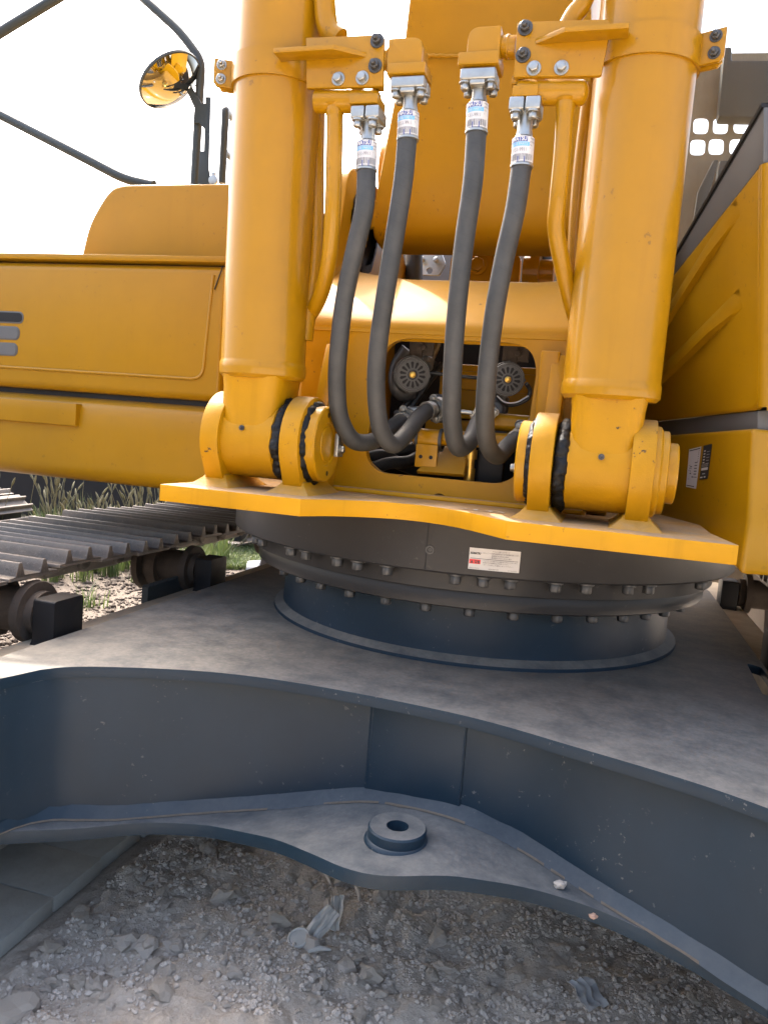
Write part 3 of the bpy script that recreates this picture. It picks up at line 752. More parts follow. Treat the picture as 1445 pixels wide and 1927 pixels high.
hose([(981, 312, YH), (969, 395, YH), (949, 485, -1.29), (933, 570, -1.28), (922, 650, -1.26), (915, 720, -1.24), (912, 790, -1.20), (918, 838, -1.15), (935, 858, -1.09), (952, 843, -1.02), (966, 830, -.96), (978, 824, -.90)], (985, 260), (981, 315), (990, 200), 'front', 0, True)

# ---- boom foot brackets and boom ---------------------------------------------------------
for sx in (-1, 1):
    o = [(-.96, ZT), (-.93, 1.80), (-.88, 1.98), (-.80, 2.16), (-.74, 2.35), (-.70, 2.52), (-.675, 2.64), (-.64, 2.69), (-.57, 2.715), (-.4, 2.73), (-.1, 2.70), (.25, 2.5), (.6, 2.0), (.8, ZT)]
    m = MB(); m.prism(round_poly(o, .05, 4), (sx*.50-.03, 0, 0), (0, 1, 0), (0, 0, 1), .06)
    K = m.obj('boom_foot_bracket', m_boom, EX, bevel=.006, seg=3)
    g = MB(); g.lathe((sx*.468, -.46, 2.52), (-sx, 0, 0), [(0, .06), (0, .155), (.01, .152), (.016, .12)], 60, cap=False, rfun=wob(sx*9, .01)); g.obj('grease_ring', m_grease, K)
# boom: box section rising out of the picture, widening at its foot
bo = MB()
sec = []
# z of the belly plate, its y, half width
prof = [(2.475, -.28, .430), (2.483, -.36, .435), (2.50, -.43, .437), (2.535, -.475, .433), (2.61, -.51, .418), (2.75, -.54, .390), (2.95, -.58, .350), (3.10, -.61, .322), (3.25, -.64, .306), (3.5, -.69, .30), (4.2, -.82, .30), (5.0, -1.0, .30), (6.0, -1.25, .30)]
for i, (z, y, hw) in enumerate(prof):
    dep = .5 if i < 4 else .85
    sec += [V((-hw, y, z)), V((hw, y, z)), V((hw, y+dep, z+(.42 if i < 4 else .30 if i < 6 else .05))), V((-hw, y+dep, z+(.42 if i < 4 else .30 if i < 6 else .05)))]
fs = [(j*4+i, j*4+(i+1) % 4, (j+1)*4+(i+1) % 4, (j+1)*4+i) for j in range(len(prof)-1) for i in range(4)]
bo.add(sec, fs+[(3, 2, 1, 0), tuple(len(sec)-4+k for k in range(4))])
BO = bo.obj('boom', m_boom, EX, bevel=.012, seg=3, ang=50)
tag(BO, 'broad yellow boom rising between the two lift cylinders')
a, b = P(772, 104, y=-.625), P(1095, 112, y=-.625)
wd = MB(); wd.tube([a.lerp(b, t)+V((0, .0+.002*math.sin(t*90), .002*math.sin(t*140))) for t in np.linspace(0, 1, 50)], .007, 8); wd.obj('weld_bead', m_boom, BO)
# boom foot cross tube
ct = MB(); ct.lathe((-.468, -.20, 2.80), (1, 0, 0), [(0, .145), (.936, .145)], 48); ct.obj('boom_foot_tube', m_boom, BO)

# ---- hidden-looking bits seen under the boom ------------------------------------------------
bk = MB(); bk.box((0, .55, 2.42), (.9, .03, .16)); bk.obj('rear_crossmember', m_yel, EX, bevel=.006)
hb = MB(); hb.box((.02, 1.25, 2.3), (1.6, .1, 1.2)); hb.obj('engine_bulkhead', m_cabgrey, EX, bevel=.01)
q = P(809, 496, y=.45); cm = MB()
cm.prism(round_poly([(-.05, -.055), (.05, -.055), (.078, 0), (.05, .06), (-.05, .06), (-.078, 0)], .012, 3), q, (1, 0, 0), (0, 0, 1), -.02, holes=[[(.016*math.cos(k), -.034+.016*math.sin(k)) for k in np.linspace(0, 6.28, 15)[:-1]]])
CM = cm.obj('hose_clamp', m_zinc, EX); bolt(CM, q+V((-.035, -.022, .012)), (0, -1, 0), .012, .014); bolt(CM, q+V((.035, -.022, .012)), (0, -1, 0), .012, .014)
q = P(901, 502, y=.1); m = MB(); m.prism(round_poly([(-.13, -.14), (.18, -.14), (.18, .055), (.09, .052), (.055, .08), (-.06, .085), (-.13, .05)], .03, 4), q, (1, 0, 0), (0, 0, 1), -.04); LG = m.obj('lifting_lug', m_yel, EX, bevel=.005)
bolt(LG, q+V((0, -.04, 0)), (0, -1, 0), .033, .02, m_yel, washer=1.35)
m = MB(); qq = P(985, 510, y=.12); m.lathe(qq, (1, 0, 0), [(0, .06), (.03, .06), (.03, .075), (.07, .075), (.07, .05), (.13, .05), (.13, .01)], 24); m.obj('valve_spool', m_yel, EX)
for (u, v, u2, v2, r) in ((780, 560, 778, 440, .04), (1020, 560, 1018, 440, .045), (1003, 540, 1040, 460, .014)):
    a, b = P(u, v, y=.2), P(u2, v2, y=.2); m = MB(); m.tube([a.lerp(b, t) for t in np.linspace(0, 1, 12)], r, 20); m.obj('rear_hose', m_hose, EX)

# ---- inside the opening -----------------------------------------------------------------------
bx = MB(); bx.box((.12, -.42, 1.93), (.46, .2, .2)); bx.box((.12, -.50, 1.97), (.36, .06, .07)); bx.box((.12, -.45, 1.80), (.52, .24, .05)); bx.obj('control_valve', m_cast, EX, bevel=.012)
bx = MB(); bx.box((.02, -.25, 1.67), (.86, .3, .22)); bx.obj('swing_motor_cover', m_black, EX, bevel=.02)
bx = MB(); bx.box((0, .12, 1.95), (.93, .05, .8)); bx.obj('dark_backing', m_black, EX)  # added black backing, keeps the bay behind the opening dark
pp_ = MB(); pp_.tube([P(780, 822, y=-.86), P(1000, 832, y=-.86)], .025, 24); pp_.obj('cross_pipe', m_yel, EX)
pp_ = MB(); pp_.tube([P(905, 792, y=-.80), P(1000, 800, y=-.80)], .03, 24); pp_.obj('cross_pipe', m_yel, EX)
# pipe saddle with two holes
q = P(804, 838, y=-.90); sdl = MB()
sdl.lathe(q+V((-.036, .03, .02)), (1, 0, 0), [(0, .034), (.072, .034)], 32)
sdl.box(q+V((0, .0, -.035)), (.072, .012, .075)); SD = sdl.obj('pipe_saddle', m_yel, EX, bevel=.003)
for dx in (-.018, .016):
    h = MB(); h.lathe(q+V((dx, -.0062, -.038)), (0, -1, 0), [(0, .0065), (.0006, .0065)], 14); h.obj('saddle_hole', m_black, SD)
h = MB(); h.lathe(q+V((.034, .03, .02)), (1, 0, 0), [(0, .030), (0, .038), (.01, .038), (.01, .030)], 32, cap=False); h.lathe(q+V((-.044, .03, .02)), (1, 0, 0), [(0, .030), (0, .038), (.01, .038), (.01, .030)], 32, cap=False); h.obj('rubber_bush', m_blk_hose, SD)
# sloping stand under the saddle
a_ = [P(783, 886, y=-.93), P(872, 893, y=-.93), P(882, 842, y=-.80), P(838, 838, y=-.80)]
m = MB(); n_ = V((0, .02, -.01)); m.add([*a_, *[p+n_ for p in a_]], [(0, 1, 2, 3), (7, 6, 5, 4), (0, 4, 5, 1), (1, 5, 6, 2), (2, 6, 7, 3), (3, 7, 4, 0)]); m.obj('pipe_stand', m_boom, EX, bevel=.002)
# horns
for (u, v, yy) in ((776, 705, -.80), (955, 714, -.84)):
    q = P(u, v, y=yy); d = (CAM-q).normalized(); d = (d+V((.10, 0, -.05))).normalized()
    R = .056 if u < 800 else .051; b = MB()
    b.lathe(q, d, [(-.055, R*.5), (-.045, R*.95), (-.004, R*1.02), (0, R), (0, R*.92), (.004, R*.90), (.006, R*.3), (.003, R*.25), (.003, 0)], 48, cap=False)
    b.lathe(q-d*.02, d, [(-.012, R*1.0), (-.012, R*1.1), (.004, R*1.1), (.004, R*1.0)], 48, cap=False)
    Hn = b.obj('horn', m_horn, EX)
    x_ = d.orthogonal().normalized(); y_ = d.cross(x_)
    for k in range(14):
        t = 2*math.pi*k/14; rr_ = x_*math.cos(t)+y_*math.sin(t); sl_ = MB(); c0 = q+d*.0062
        tt_ = d.cross(rr_)
        o_ = [c0+rr_*R*.40-tt_*.0022, c0+rr_*R*.40+tt_*.0022, c0+rr_*R*.72+tt_*.0052-d*.0005, c0+rr_*R*.80-d*.001, c0+rr_*R*.72-tt_*.0052-d*.0005]
        sl_.add(o_, [(0, 1, 2, 3, 4)]); sl_.obj('horn_slot', m_black, Hn, recalc=False, smooth=False)
    cp = MB(); cp.lathe(q, d, [(.004, R*.2), (.012, R*.2), (.014, R*.14), (.014, 0)], 20, cap=False); cp.obj('horn_nut', m_brass, Hn)
    for k in range(4):
        t = rad(45+90*k); bolt(Hn, q+(x_*math.cos(t)+y_*math.sin(t))*R*1.03-d*.014, d, .005, .006, m_boltd)
    bb = MB(); bb.box(q+V((0, .04, R*1.25)), (.036, .012, .09)); bb.box(q+V((.012, .05, R*1.7)), (.085, .012, .05)); bb.obj('horn_bracket', m_rust, Hn, bevel=.002)
    bolt(Hn, q+V((.02, .042, R*1.7)), (0, -1, 0), .011, .012, m_rust)
# trumpet body of the left horn, corrugated duct and cables
m = MB(); m.tube(crom([P(770, 660, y=-.72), P(747, 690, y=-.72), P(742, 725, y=-.74), P(757, 741, y=-.72), P(775, 735, y=-.70)], 8), [.02+.012*min(1, abs(i-16)/16) for i in range(33)], 20); m.obj('horn_trumpet', m_horn, EX)
pth = crom([P(800, 690, y=-.74), P(806, 668, y=-.68), P(815, 650, y=-.60), P(822, 625, y=-.5)], 14)
m = MB(); m.tube(pth, [.024+.003*math.sin(i*1.5) for i in range(len(pth))], 20); m.obj('corrugated_duct', m_zinc, EX)
for pts, r, mt in (([(800, 700, -.74), (840, 705, -.72), (885, 710, -.70), (925, 712, -.72)], .006, m_blk_hose), ([(932, 740, -.82), (945, 757, -.80), (965, 762, -.78), (990, 752, -.78), (997, 735, -.78), (990, 722, -.8)], .007, m_blk_hose),
                   ([(935, 745, -.825), (950, 757, -.815), (972, 757, -.80), (994, 745, -.79)], .0022, m_white),
                   ([(822, 685, -.6), (790, 725, -.66), (755, 775, -.7), (735, 810, -.75)], .012, m_blk_hose), ([(832, 685, -.6), (800, 728, -.66), (765, 778, -.7), (742, 815, -.75)], .012, m_blk_hose),
                   ([(688, 862, -.80), (720, 858, -.74), (750, 872, -.70), (785, 885, -.66)], .024, m_blk_hose), ([(690, 885, -.84), (730, 872, -.78), (770, 868, -.72), (800, 850, -.66)], .022, m_blk_hose),
                   ([(700, 845, -.7), (745, 850, -.66), (800, 838, -.6)], .024, m_blk_hose)):
    m = MB(); m.tube(crom([P(u, v, y=yy) for u, v, yy in pts], 8), r, 14); m.obj('cable' if r < .01 else 'inner_hose', mt, EX)
# valve blocks the hoses run into
for (u, v, yy, s_) in ((756, 795, -.79, .9), (826, 768, -.83, 1.1), (918, 776, -.80, 1.), (985, 818, -.87, 1.1)):
    q = P(u, v, y=yy); m = MB(); m.box(q+V((.01, .045, .0)), (.075*s_, .07, .085*s_)); m.box(q+V((.03, .06, .03)), (.05, .06, .06)); VB = m.obj('valve_block', m_zinc if u < 800 or u > 950 else m_cabgrey, EX, bevel=.012, seg=3)
    for k in range(3): bolt(VB, q+V((.03-.025*k, .005, -.03+.03*k)), (0, -1, 0), .009, .01, m_boltd)
m = MB(); q = P(886, 858, y=-.86); m.lathe(q+V((0, 0, .08)), (0, 0, -1), [(0, .016), (.02, .016), (.02, .022), (.035, .022), (.035, .014), (.06, .014), (.06, .02), (.09, .02), (.09, .014), (.12, .014), (.12, .018), (.17, .018)], 20); m.obj('test_port', m_brass, EX)
m = MB(); m.box(P(925, 868, y=-.82), (.085, .05, .2)); m.obj('filter_block', m_black, EX, bevel=.01)
m = MB(); a, b = P(862, 774, y=-.9), P(888, 777, y=-.9); m.tube([a, b], .007, 14); m.obj('metal_tube', m_zinc, EX)
# strip of masking tape left on the deck
m = MB(); a, b = P(868, 958, z=ZT), P(950, 967, z=ZT)
d_ = (b-a).normalized(); s2 = V((-d_.y, d_.x, 0)); pts = []; 
for i in range(13):
    p = a.lerp(b, i/12); k = .006*(1+.5*math.sin(i*1.9)); pts += [p-s2*k+V((0, 0, .002+.003*abs(math.sin(i*.8)))), p+s2*k+V((0, 0, .002+.002*abs(math.sin(i*1.3))))]
m.add(pts, [(2*i, 2*i+2, 2*i+3, 2*i+1) for i in range(12)]); TP = m.obj('tape_strip', m_plastic); tag(TP, 'torn pale strip of tape lying on the yellow base plate', 'tape')

# ---- hood, lower body and tank (left of the picture) --------------------------------------------
YHd = -.75
def panel(name, x0, x1, z0, z1, depth, r, mat, parent=EX, y=YHd, nx=2):
    """body panel with rounded top and bottom edges, seen end on"""
    n = 6; prof = []
    for k in range(n+1): t = rad(90*k/n); prof.append((y+r-r*math.sin(t), z0+r-r*math.cos(t)))
    prof += [(y-.004, z0+(z1-z0)*.35), (y-.004, z0+(z1-z0)*.65)]
    for k in range(n+1): t = rad(90*k/n); prof.append((y+r-r*math.cos(t), z1-r+r*math.sin(t)))
    prof = [(y+depth, z0)]+prof+[(y+depth, z1)]
    m = MB(); m.prism(prof, (x0, 0, 0), (0, 1, 0), (0, 0, 1), x1-x0); return m
h = panel('hood', -2.3, -.885, 1.822, 2.318, 3., .035, m_hood); HD = h.obj('side_hood', m_hood, EX, bevel=.02, seg=4, ang=60)
tag(HD, 'yellow side hood with dark louvre slots at its edge')
m = MB(); m.box((-1.6, .75, 2.336), (1.43, 3.02, .022)); m.obj('top_deck', m_hood, EX, bevel=.004)
m = MB(); m.box((-1.6, .80, 2.32), (1.36, 3.0, .02)); m.box((-1.6, .80, 1.81), (1.36, 3.0, .04)); m.obj('panel_gap_dark', m_black, EX)  # black strips standing in for the dark gaps around the hood
h = panel('lower', -2.3, -.80, 1.470, 1.805, 3., .07, m_hood); LB = h.obj('lower_side_body', m_hood, EX, bevel=.015, seg=3, ang=60)
# embossed frame line on the hood
zA, zB = P(0, 690, y=YHd).z, P(0, 530, y=YHd).z; xr = P(383, 700, y=YHd).x
path = fillet([V((-2.3, YHd-.004, zA)), V((xr, YHd-.004, zA)), V((xr+.02, YHd-.002, 2.28))], .05, 8)
m = MB(); m.tube(path, .006, 8); m.obj('embossed_bead', m_hood, HD)
# shut line at the hood corner
m = MB(); m.tube(crom([P(420, 500, y=YHd-.006), P(404, 545, y=YHd-.006)], 6), .0025, 6); m.obj('shut_line', m_black, HD)
# louvre slots
for (u1, v0, v1) in ((47, 587, 610), (40, 615, 641), (36, 646, 671)):
    a, b = P(-160, v1-9, y=YHd), P(u1, v0, y=YHd); zz0, zz1 = P(u1, v1, y=YHd).z, P(u1, v0, y=YHd).z
    m = MB(); out = rrect(a.x, zz0, b.x, zz1, (zz1-zz0)*.42, 6)
    m.prism([(x, z) for x, z in out], (0, YHd+.012, 0), (1, 0, 0), (0, 0, 1), .018); L_ = m.obj('louvre_slot', m_cabgrey, HD, bevel=.002)
    m = MB(); inn = rrect(a.x+.006, zz0+.006, b.x-.006, zz1-.006, (zz1-zz0)*.30, 6); m.prism(inn, (0, YHd-.004, 0), (1, 0, 0), (0, 0, 1), .004); m.obj('louvre_mesh', m_cabgrey if v0 > 600 else m_black, L_)
# raised step box and crease on the lower body
a, b = P(150, 803, y=YHd), P(0, 748, y=YHd)
m = MB(); m.box((a.x-.4, YHd+.01, (a.z+b.z)/2), (.8, .07, b.z-a.z-.002)); m.obj('step_box', m_hood, LB, bevel=.006)
m = MB(); z_ = P(100, 825, y=YHd).z; m.tube([(-2.3, YHd+.001, z_), (-1.35, YHd+.001, z_-.004)], .005, 8); m.obj('embossed_bead', m_hood, LB)
# tank
YTk = -.55
o = [P(u, v, y=YTk) for u, v in ((150, 486), (168, 420), (196, 372), (212, 353), (236, 349), (430, 345))]; o = [(p.x, p.z) for p in o]
o[0] = (o[0][0], 2.348); zt_ = o[-1][1]; o[-2] = (o[-2][0], zt_); o[-1] = (-.80, zt_)
m = MB(); m.prism(round_poly(o+[(-.80, 2.348)], [0, .08, .06, .05, .02, .05, 0], 4), (0, YTk+1.1, 0), (1, 0, 0), (0, 0, 1), 1.1)
TK = m.obj('fuel_tank', m_hood, EX, bevel=.012, seg=3, ang=45)
q = P(404, 343, y=-.35); m = MB(); m.lathe((q.x, -.35, zt_), (0, 0, 1), [(0, .05), (.012, .05), (.016, .064), (.022, .066), (.03, .058), (.034, .03), (.034, 0)], 32, cap=False); FC = m.obj('filler_cap', m_brass, TK)
m = MB(); m.lathe((q.x+.002, -.37, zt_+.075), (0, 1, 0), [(0, .0), (0, .020), (.012, .020), (.012, 0)], 24, cap=False); m.box((q.x+.002, -.364, zt_+.045), (.014, .012, .035)); m.box((q.x+.002, -.364, zt_+.1), (.016, .012, .014)); m.obj('cap_handle', m_zinc, FC, bevel=.002)
m = MB(); m.lathe((P(308, 346, y=-.5).x, -.5, zt_), (0, 0, 1), [(0, .014), (.008, .014), (.01, .01)], 16); m.obj('tank_plug', m_zinc, TK)
# dark muffler box glimpsed behind the pipe
m = MB(); q = P(640, 318, y=.6); m.box((q.x-.02, .9, 2.55), (.30, .5, .72)); m.obj('air_cleaner_box', m_rail, EX, bevel=.02)
# filler between body and boom bracket
m = MB(); m.box((-.70, .1, 1.95), (.36, 1.5, .78)); m.obj('side_frame', m_boom, EX, bevel=.03, seg=3)

# handrails
YR = -.30
def rail(pts, r=.0185, y=YR):
    q = [P(u, v, y=(yy if yy is not None else y)) for u, v, yy in pts]; m = MB(); m.tube(fillet(q, .07, 8), r, 18); return m.obj('handrail', m_rail, EX)
rail([(366, 350, None), (377, 160, None), (380, 115, None), (340, 60, None), (268, -5, None), (160, -110, .1)])
rail([(418, 345, -.1), (424, 225, -.1), (424, 205, -.1), (440, 225, .15), (470, 262, .5)], .017); rail([(421, 283, -.1), (440, 302, .15), (470, 330, .5)], .015)
rail([(290, 349, -.45), (236, 337, -.45), (160, 297, -.45), (0, 215, -.45), (-200, 118, -.4)], .021)
rail([(-120, 140, -.45), (0, 62, -.45), (118, -10, -.45), (200, -60, -.4)], .021)
for _u, _v, _y in ((-200, 118, -.4), (-120, 140, -.45)):
    _p = P(_u, _v, y=_y); m = MB(); m.tube([_p, V((_p.x, _p.y, 2.34))], .019, 16); m.obj('handrail', m_rail, EX)
# mirror post (flat bar with bracket) and round convex mirror
m = MB(); pts = [(386, 182), (396, 182), (392, 316), (398, 348), (372, 348), (377, 284), (384, 284), (385, 243), (375, 231), (364, 232), (366, 203), (351, 170), (361, 163), (379, 194), (387, 194)]
pts = [P(u, v, y=YR-.03) for u, v in pts]; m.prism([(p.x, p.z) for p in pts], (0, YR-.03+.008, 0), (1, 0, 0), (0, 0, 1), .008); MP = m.obj('mirror_bracket', m_rail, EX, bevel=.001)
mc = P(321, 152, y=YR-.08); R = .142
_w = (CAM-mc).normalized(); _dr = (RT*.57-UP*.82); _dr = (_dr-_w*_dr.dot(_w)).normalized(); nrm = (_w*.60+_dr*.80).normalized()
mr = MB(); mr.lathe(mc, nrm, [(-.05, .05), (-.035, R*.8), (-.008, R), (.002, R), (.004, R*.955)], 64, cap=False); MR = mr.obj('round_mirror', m_rail, EX); tag(MR, 'round convex rear-view mirror on a dark bracket')
mg = MB(); mg.lathe(mc, nrm, [(.003+.055*(1-(k/12)**2), R*.958*(k/12)) for k in range(12, 0, -1)]+[(.058, 0.0005)], 64, cap=False); mg.obj('mirror_glass', m_mirror, MR)

# ---- cab side (right of the picture) ----------------------------------------------------------------
CA, CB = V((.885, -1.12, 0)), V((.51, .0, 0)); CDIR = (CB-CA).normalized(); CN = V((-CDIR.y, CDIR.x, 0))      # CN points at the boom
if CN.x > 0: CN = -CN
TILT = rad(7.)
CA3 = V((.884, -1.12, 1.89)); CUP = (V((0, 0, 1))*math.cos(TILT)+CN*math.sin(TILT)).normalized(); CNT = (CN*math.cos(TILT)-V((0, 0, 1))*math.sin(TILT)).normalized()
CUPV, CNV = V((0, 0, 1)), CN.copy()
def cab_upright(flag):
    global CUP_, CN_, CO_
    CUP_, CN_, CO_ = (CUPV, CNV, CA.copy()) if flag else (CUP, CNT, CA3-CUP*1.89)
cab_upright(False)
def cabpt(u, v, off=0.):
    d = FWD + RT*((u-PW/2)/F_PX) - UP*((v-PH/2)/F_PX); A0 = CO_+CN_*off; t = (A0-CAM).dot(CN_)/d.dot(CN_); return CAM+d*t
def suv(p): q = p-CO_; return (q.dot(CDIR), q.dot(CUP_))
LEN = 1.05
def cabprism(name, pts, off, th, mat, parent, holes=(), **kw):
    m = MB(); O = CO_+CN_*off; e1 = CDIR if CDIR.cross(CUP_).dot(CN_) > 0 else -CDIR; s = 1 if e1 == CDIR else -1
    m.prism([(s*a, z) for a, z in pts], O-CN_*th, e1, CUP_, th, holes=[[(s*a, z) for a, z in hl] for hl in holes]); return m.obj(name, mat, parent, **kw)
CAB = empty('cab', (1.5, 0, 1.4), EX); CAB.matrix_parent_inverse = Matrix.Identity(4)
CAB.location = (0, 0, 0)
zb_ = suv(cabpt(1420, 772))[1]
top = [suv(cabpt(1445, 283)), suv(cabpt(1330, 478)), suv(cabpt(1272, 575))]
sl_ = (top[1][1]-top[0][1])/(top[1][0]-top[0][0])
def ztop(s): return top[0][1]+sl_*(s-top[0][0])
cs = [(0.0, zb_+.02), (.04, zb_), (LEN, zb_-.03), (LEN, ztop(LEN) if ztop(LEN) > zb_+.3 else zb_+.3), (0, ztop(0))]
SP = cabprism('cab_side_panel', cs, 0, .03, m_hood, CAB, bevel=.012, seg=3)
tag(SP, 'yellow cab side panel with slanted pressed ribs')
for a, b, c_ in (((1392, 405), (1256, 615), .016), ((1396, 580), (1262, 708), .020)):
    p, q = suv(cabpt(*a)), suv(cabpt(*b)); O = CO_
    f = lambda s: O+CDIR*s[0]+CUP_*s[1]
    m = MB(); P0, P1 = f(p), f(q); d_ = (P1-P0).normalized(); up_ = CNT.cross(d_).normalized()
    if up_.z < 0: up_ = -up_
    w_ = .06; pts = []
    for t in np.linspace(-.0, 1.25, 20):
        c0 = P0+(P1-P0)*t; k = min(1, max(0, t*3)); pts += [c0, c0+up_*.006+CNT*c_*k*1.0, c0+up_*w_*.55+CNT*c_*.9*k, c0+up_*w_]
    m.add(pts, [(i*4+j, i*4+4+j, i*4+5+j, i*4+1+j) for i in range(19) for j in range(3)]); m.obj('pressed_rib', m_hood, SP, recalc=False)
# front face of the cab base, past the corner
m = MB(); fx = CA+V((0, 0, 0)); m.prism([(0, zb_), (.9, zb_), (.9, ztop(0)+.12), (0, ztop(0))], CO_+V((.022, .024, 0)), (.985, -.17, 0), CUP_, .03); m.obj('cab_front_panel', m_hood, CAB, bevel=.004)
crn = MB(); crn.tube([CO_+V((.020, .012, 0))+CUP_*(zb_+.01), CO_+V((.020, .012, 0))+CUP_*ztop(0)], .022, 24); crn.obj('cab_corner_post', m_hood, CAB)
# dark band under the panel
cabprism('cab_floor_rail', [(.03, zb_-.062), (LEN, zb_-.09), (LEN, zb_-.03), (.03, zb_-.002)], -.012, .03, m_cabgrey, CAB, bevel=.002)
# grey sill strip and glass above it
s0 = [suv(cabpt(1445, 175)), suv(cabpt(1385, 290)), suv(cabpt(1296, 432)), suv(cabpt(1288, 445))]
def zs(s): return s0[0][1]+(s0[2][1]-s0[0][1])/(s0[2][0]-s0[0][0])*(s-s0[0][0])
cabprism('cab_sill', [(0, ztop(0)+.001), (LEN, ztop(LEN)+.001 if ztop(LEN) > zb_+.3 else zb_+.301), (LEN, zs(LEN)-.004), (0, zs(0)-.004)], -.006, .03, m_cabgrey, CAB, bevel=.003)
GL = cabprism('cab_side_window', [(0, zs(0)+.003), (LEN, zs(LEN)+.003), (LEN, 3.6), (0, 3.6)], -.012, .006, m_glass, CAB)
cabprism('window_seal', [(0, zs(0)-.004), (LEN, zs(LEN)-.004), (LEN, zs(LEN)+.006), (0, zs(0)+.006)], .0, .02, m_black, CAB)
# inside the cab: added dark plates and a holed one, imitating reflections in the glass
YC = .75
holes = []
for row in (((1318, 237), (1355, 237), (1394, 236)), ((1312, 277), (1347, 276), (1386, 276))):
    for (u, v) in row:
        cor = [(u-15, v+15), (u+13, v+15), (u+15, v-15), (u-13, v-15)]
        holes.append(round_poly([(lambda q: (q.x, q.z))(P(a, b, y=YC)) for a, b in cor], .022, 3))
def yplate(name, pxs, y, th, mat, holes=(), **kw):
    m = MB(); m.prism([(lambda q: (q.x, q.z))(P(a, b, y=y)) for a, b in pxs], (0, y+th, 0), (1, 0, 0), (0, 0, 1), th, holes=holes); return m.obj(name, mat, CAB, **kw)
yplate('reflection_grid', [(1240, 640), (1470, 640), (1480, 99), (1372, 100), (1338, 104), (1240, 104)], YC, .01, m_refl, holes=holes)
yplate('reflection_dark_top', [(1350, 220), (1470, 222), (1478, 112), (1376, 112), (1378, 86), (1362, 86)], YC-.12, .1, m_cabgrey, bevel=.02)
yplate('reflection_bar', [(1342, 300), (1352, 300), (1330, 380), (1318, 440), (1300, 440), (1312, 360)], YC-.15, .03, m_cabgrey, bevel=.01)
yplate('reflection_dark_low', [(1352, 300), (1480, 300), (1480, 420), (1330, 470)], YC-.1, .09, m_cabgrey, bevel=.02)
# windscreen across the front of the cab
m = MB(); _o = CO_+V((.03, .03, 0)); m.prism([(0, ztop(0)+.12), (.9, ztop(0)+.12), (.9, 3.7), (0, 3.7)], _o, (.985, -.17, 0), CUP_, .006); m.obj('windscreen', m_glass, CAB)
# roof and far pillars of the cab, floor
m = MB(); c0 = CA+CDIR*.9-CN*.6; rz = Matrix.Rotation(math.atan2(CDIR.y, CDIR.x)-math.pi/2, 3, 'Z')
m.box((c0.x, c0.y-.3, 4.0), (1.2, 1.3, .12), rz)
for s_, k in ((0.02, 1.15), (1.75, 1.15), (.02, .05)):
    q = CA+CDIR*s_-CN*k; m.box((q.x, q.y, 2.95), (.06, .08, 2.1), rz)
m.box((c0.x, c0.y, 1.95), (1.1, 1.8, .08), rz); m.obj('cab_frame', m_black, CAB, bevel=.01)
# pressed side light pillar in front of glass: brushed vertical grey pillar behind cylinder
# lower yellow box with slanted nose
cab_upright(True)
lbz = suv(cabpt(1418, 828))[1]
LBX = MB()
c1 = cabpt(1425, 800)
pr_ = [(0.0, lbz+.022), (LEN*.5, lbz-.01), (LEN*.5, 1.46), (.42, 1.46), (.02, 1.33), (-.05, 1.30), (-.06, 1.40), (-.02, lbz-.06)]
LO = cabprism('cab_base_box', [(.0, lbz+.03), (.9, lbz+.0), (.9, 1.50), suv(cabpt(1296, 1000, .012)), suv(cabpt(1330, 1026, .012)), suv(cabpt(1385, 1072, .012)), (-.03, 1.455), (-.035, 1.60)], .012, .8, m_hood, CAB, bevel=.022, seg=4)
tag(LO, 'yellow box below the cab with two small stickers')
# stickers on the box
def cabsticker(name, pxs, mat, extras):
    q = [cabpt(u, v, .0135) for u, v in pxs]; m = MB(); m.add(q, [(0, 1, 2, 3)])
    def g(a, b, off=.0008): p = q[0].lerp(q[1], a).lerp(q[3].lerp(q[2], a), b); return p+CN_*off
    for (a0_, b0_, a1_, b1_, cur) in extras:
        m.cur = cur; m.add([g(a0_, b0_), g(a1_, b0_), g(a1_, b1_), g(a0_, b1_)], [(0, 1, 2, 3)])
    m.obj(name, [mat, m_ink, m_white, m_greyink], LO, recalc=False, smooth=False)
ex = [(.06, .03, .95, .055, 1), (.06, .945, .80, .965, 1), (.55, .72, .95, .735, 3)]
for k in range(5): ex.append((.62, .36+.07*k, .86, .385+.07*k, 3))
for k in range(14): x_ = random.uniform(.1, .5); y_ = random.uniform(.4, .8); ex.append((x_, y_, x_+random.uniform(.05, .14), y_+random.uniform(.008, .035), 3))
for k in range(9): y_ = random.uniform(.07, .35); ex.append((.84, y_, .9, y_+.015, 3))
cabsticker('chart_sticker', [(1296, 846), (1319, 840), (1309, 920), (1290, 916)], m_white, ex)
ex = [(.12, .66, .88, .735, 2), (.10, .92, .38, .955, 2), (.52, .92, .72, .95, 2), (.3, .83, .62, .845, 2)]
for k in range(5): ex += [(.18, .15+.085*k, .38, .185+.085*k, 2), (.55, .20+.085*k, .9, .21+.085*k, 2)]
for k in range(8): y_ = .55+.012*k; ex.append((.1, y_, .88, y_+.003, 2))
cabsticker('code_sticker', [(1323, 839), (1339, 835), (1331, 901), (1315, 903)], m_ink, ex)
# underside frame joining cab box and revolving frame
m = MB(); m.box((1.3, .9, 1.9), (.9, 2.2, .8)); m.obj('rear_side_body', m_hood, EX, bevel=.03)
# counterweight and engine hood far behind
m = MB(); m.prism(round_poly([(-1.6, 1.5), (1.6, 1.5), (1.45, 2.6), (.8, 3.05), (-.8, 3.05), (-1.45, 2.6)], .2, 5), (0, 3.1, 1.35), (1, 0, 0), (0, 1, 0), 1.25); m.obj('counterweight', m_hood, EX, bevel=.05, seg=3)
m = MB(); m.box((-.2, 2.4, 2.45), (2.2, 1.6, .25)); m.obj('engine_hood', m_hood, EX, bevel=.04, seg=3)

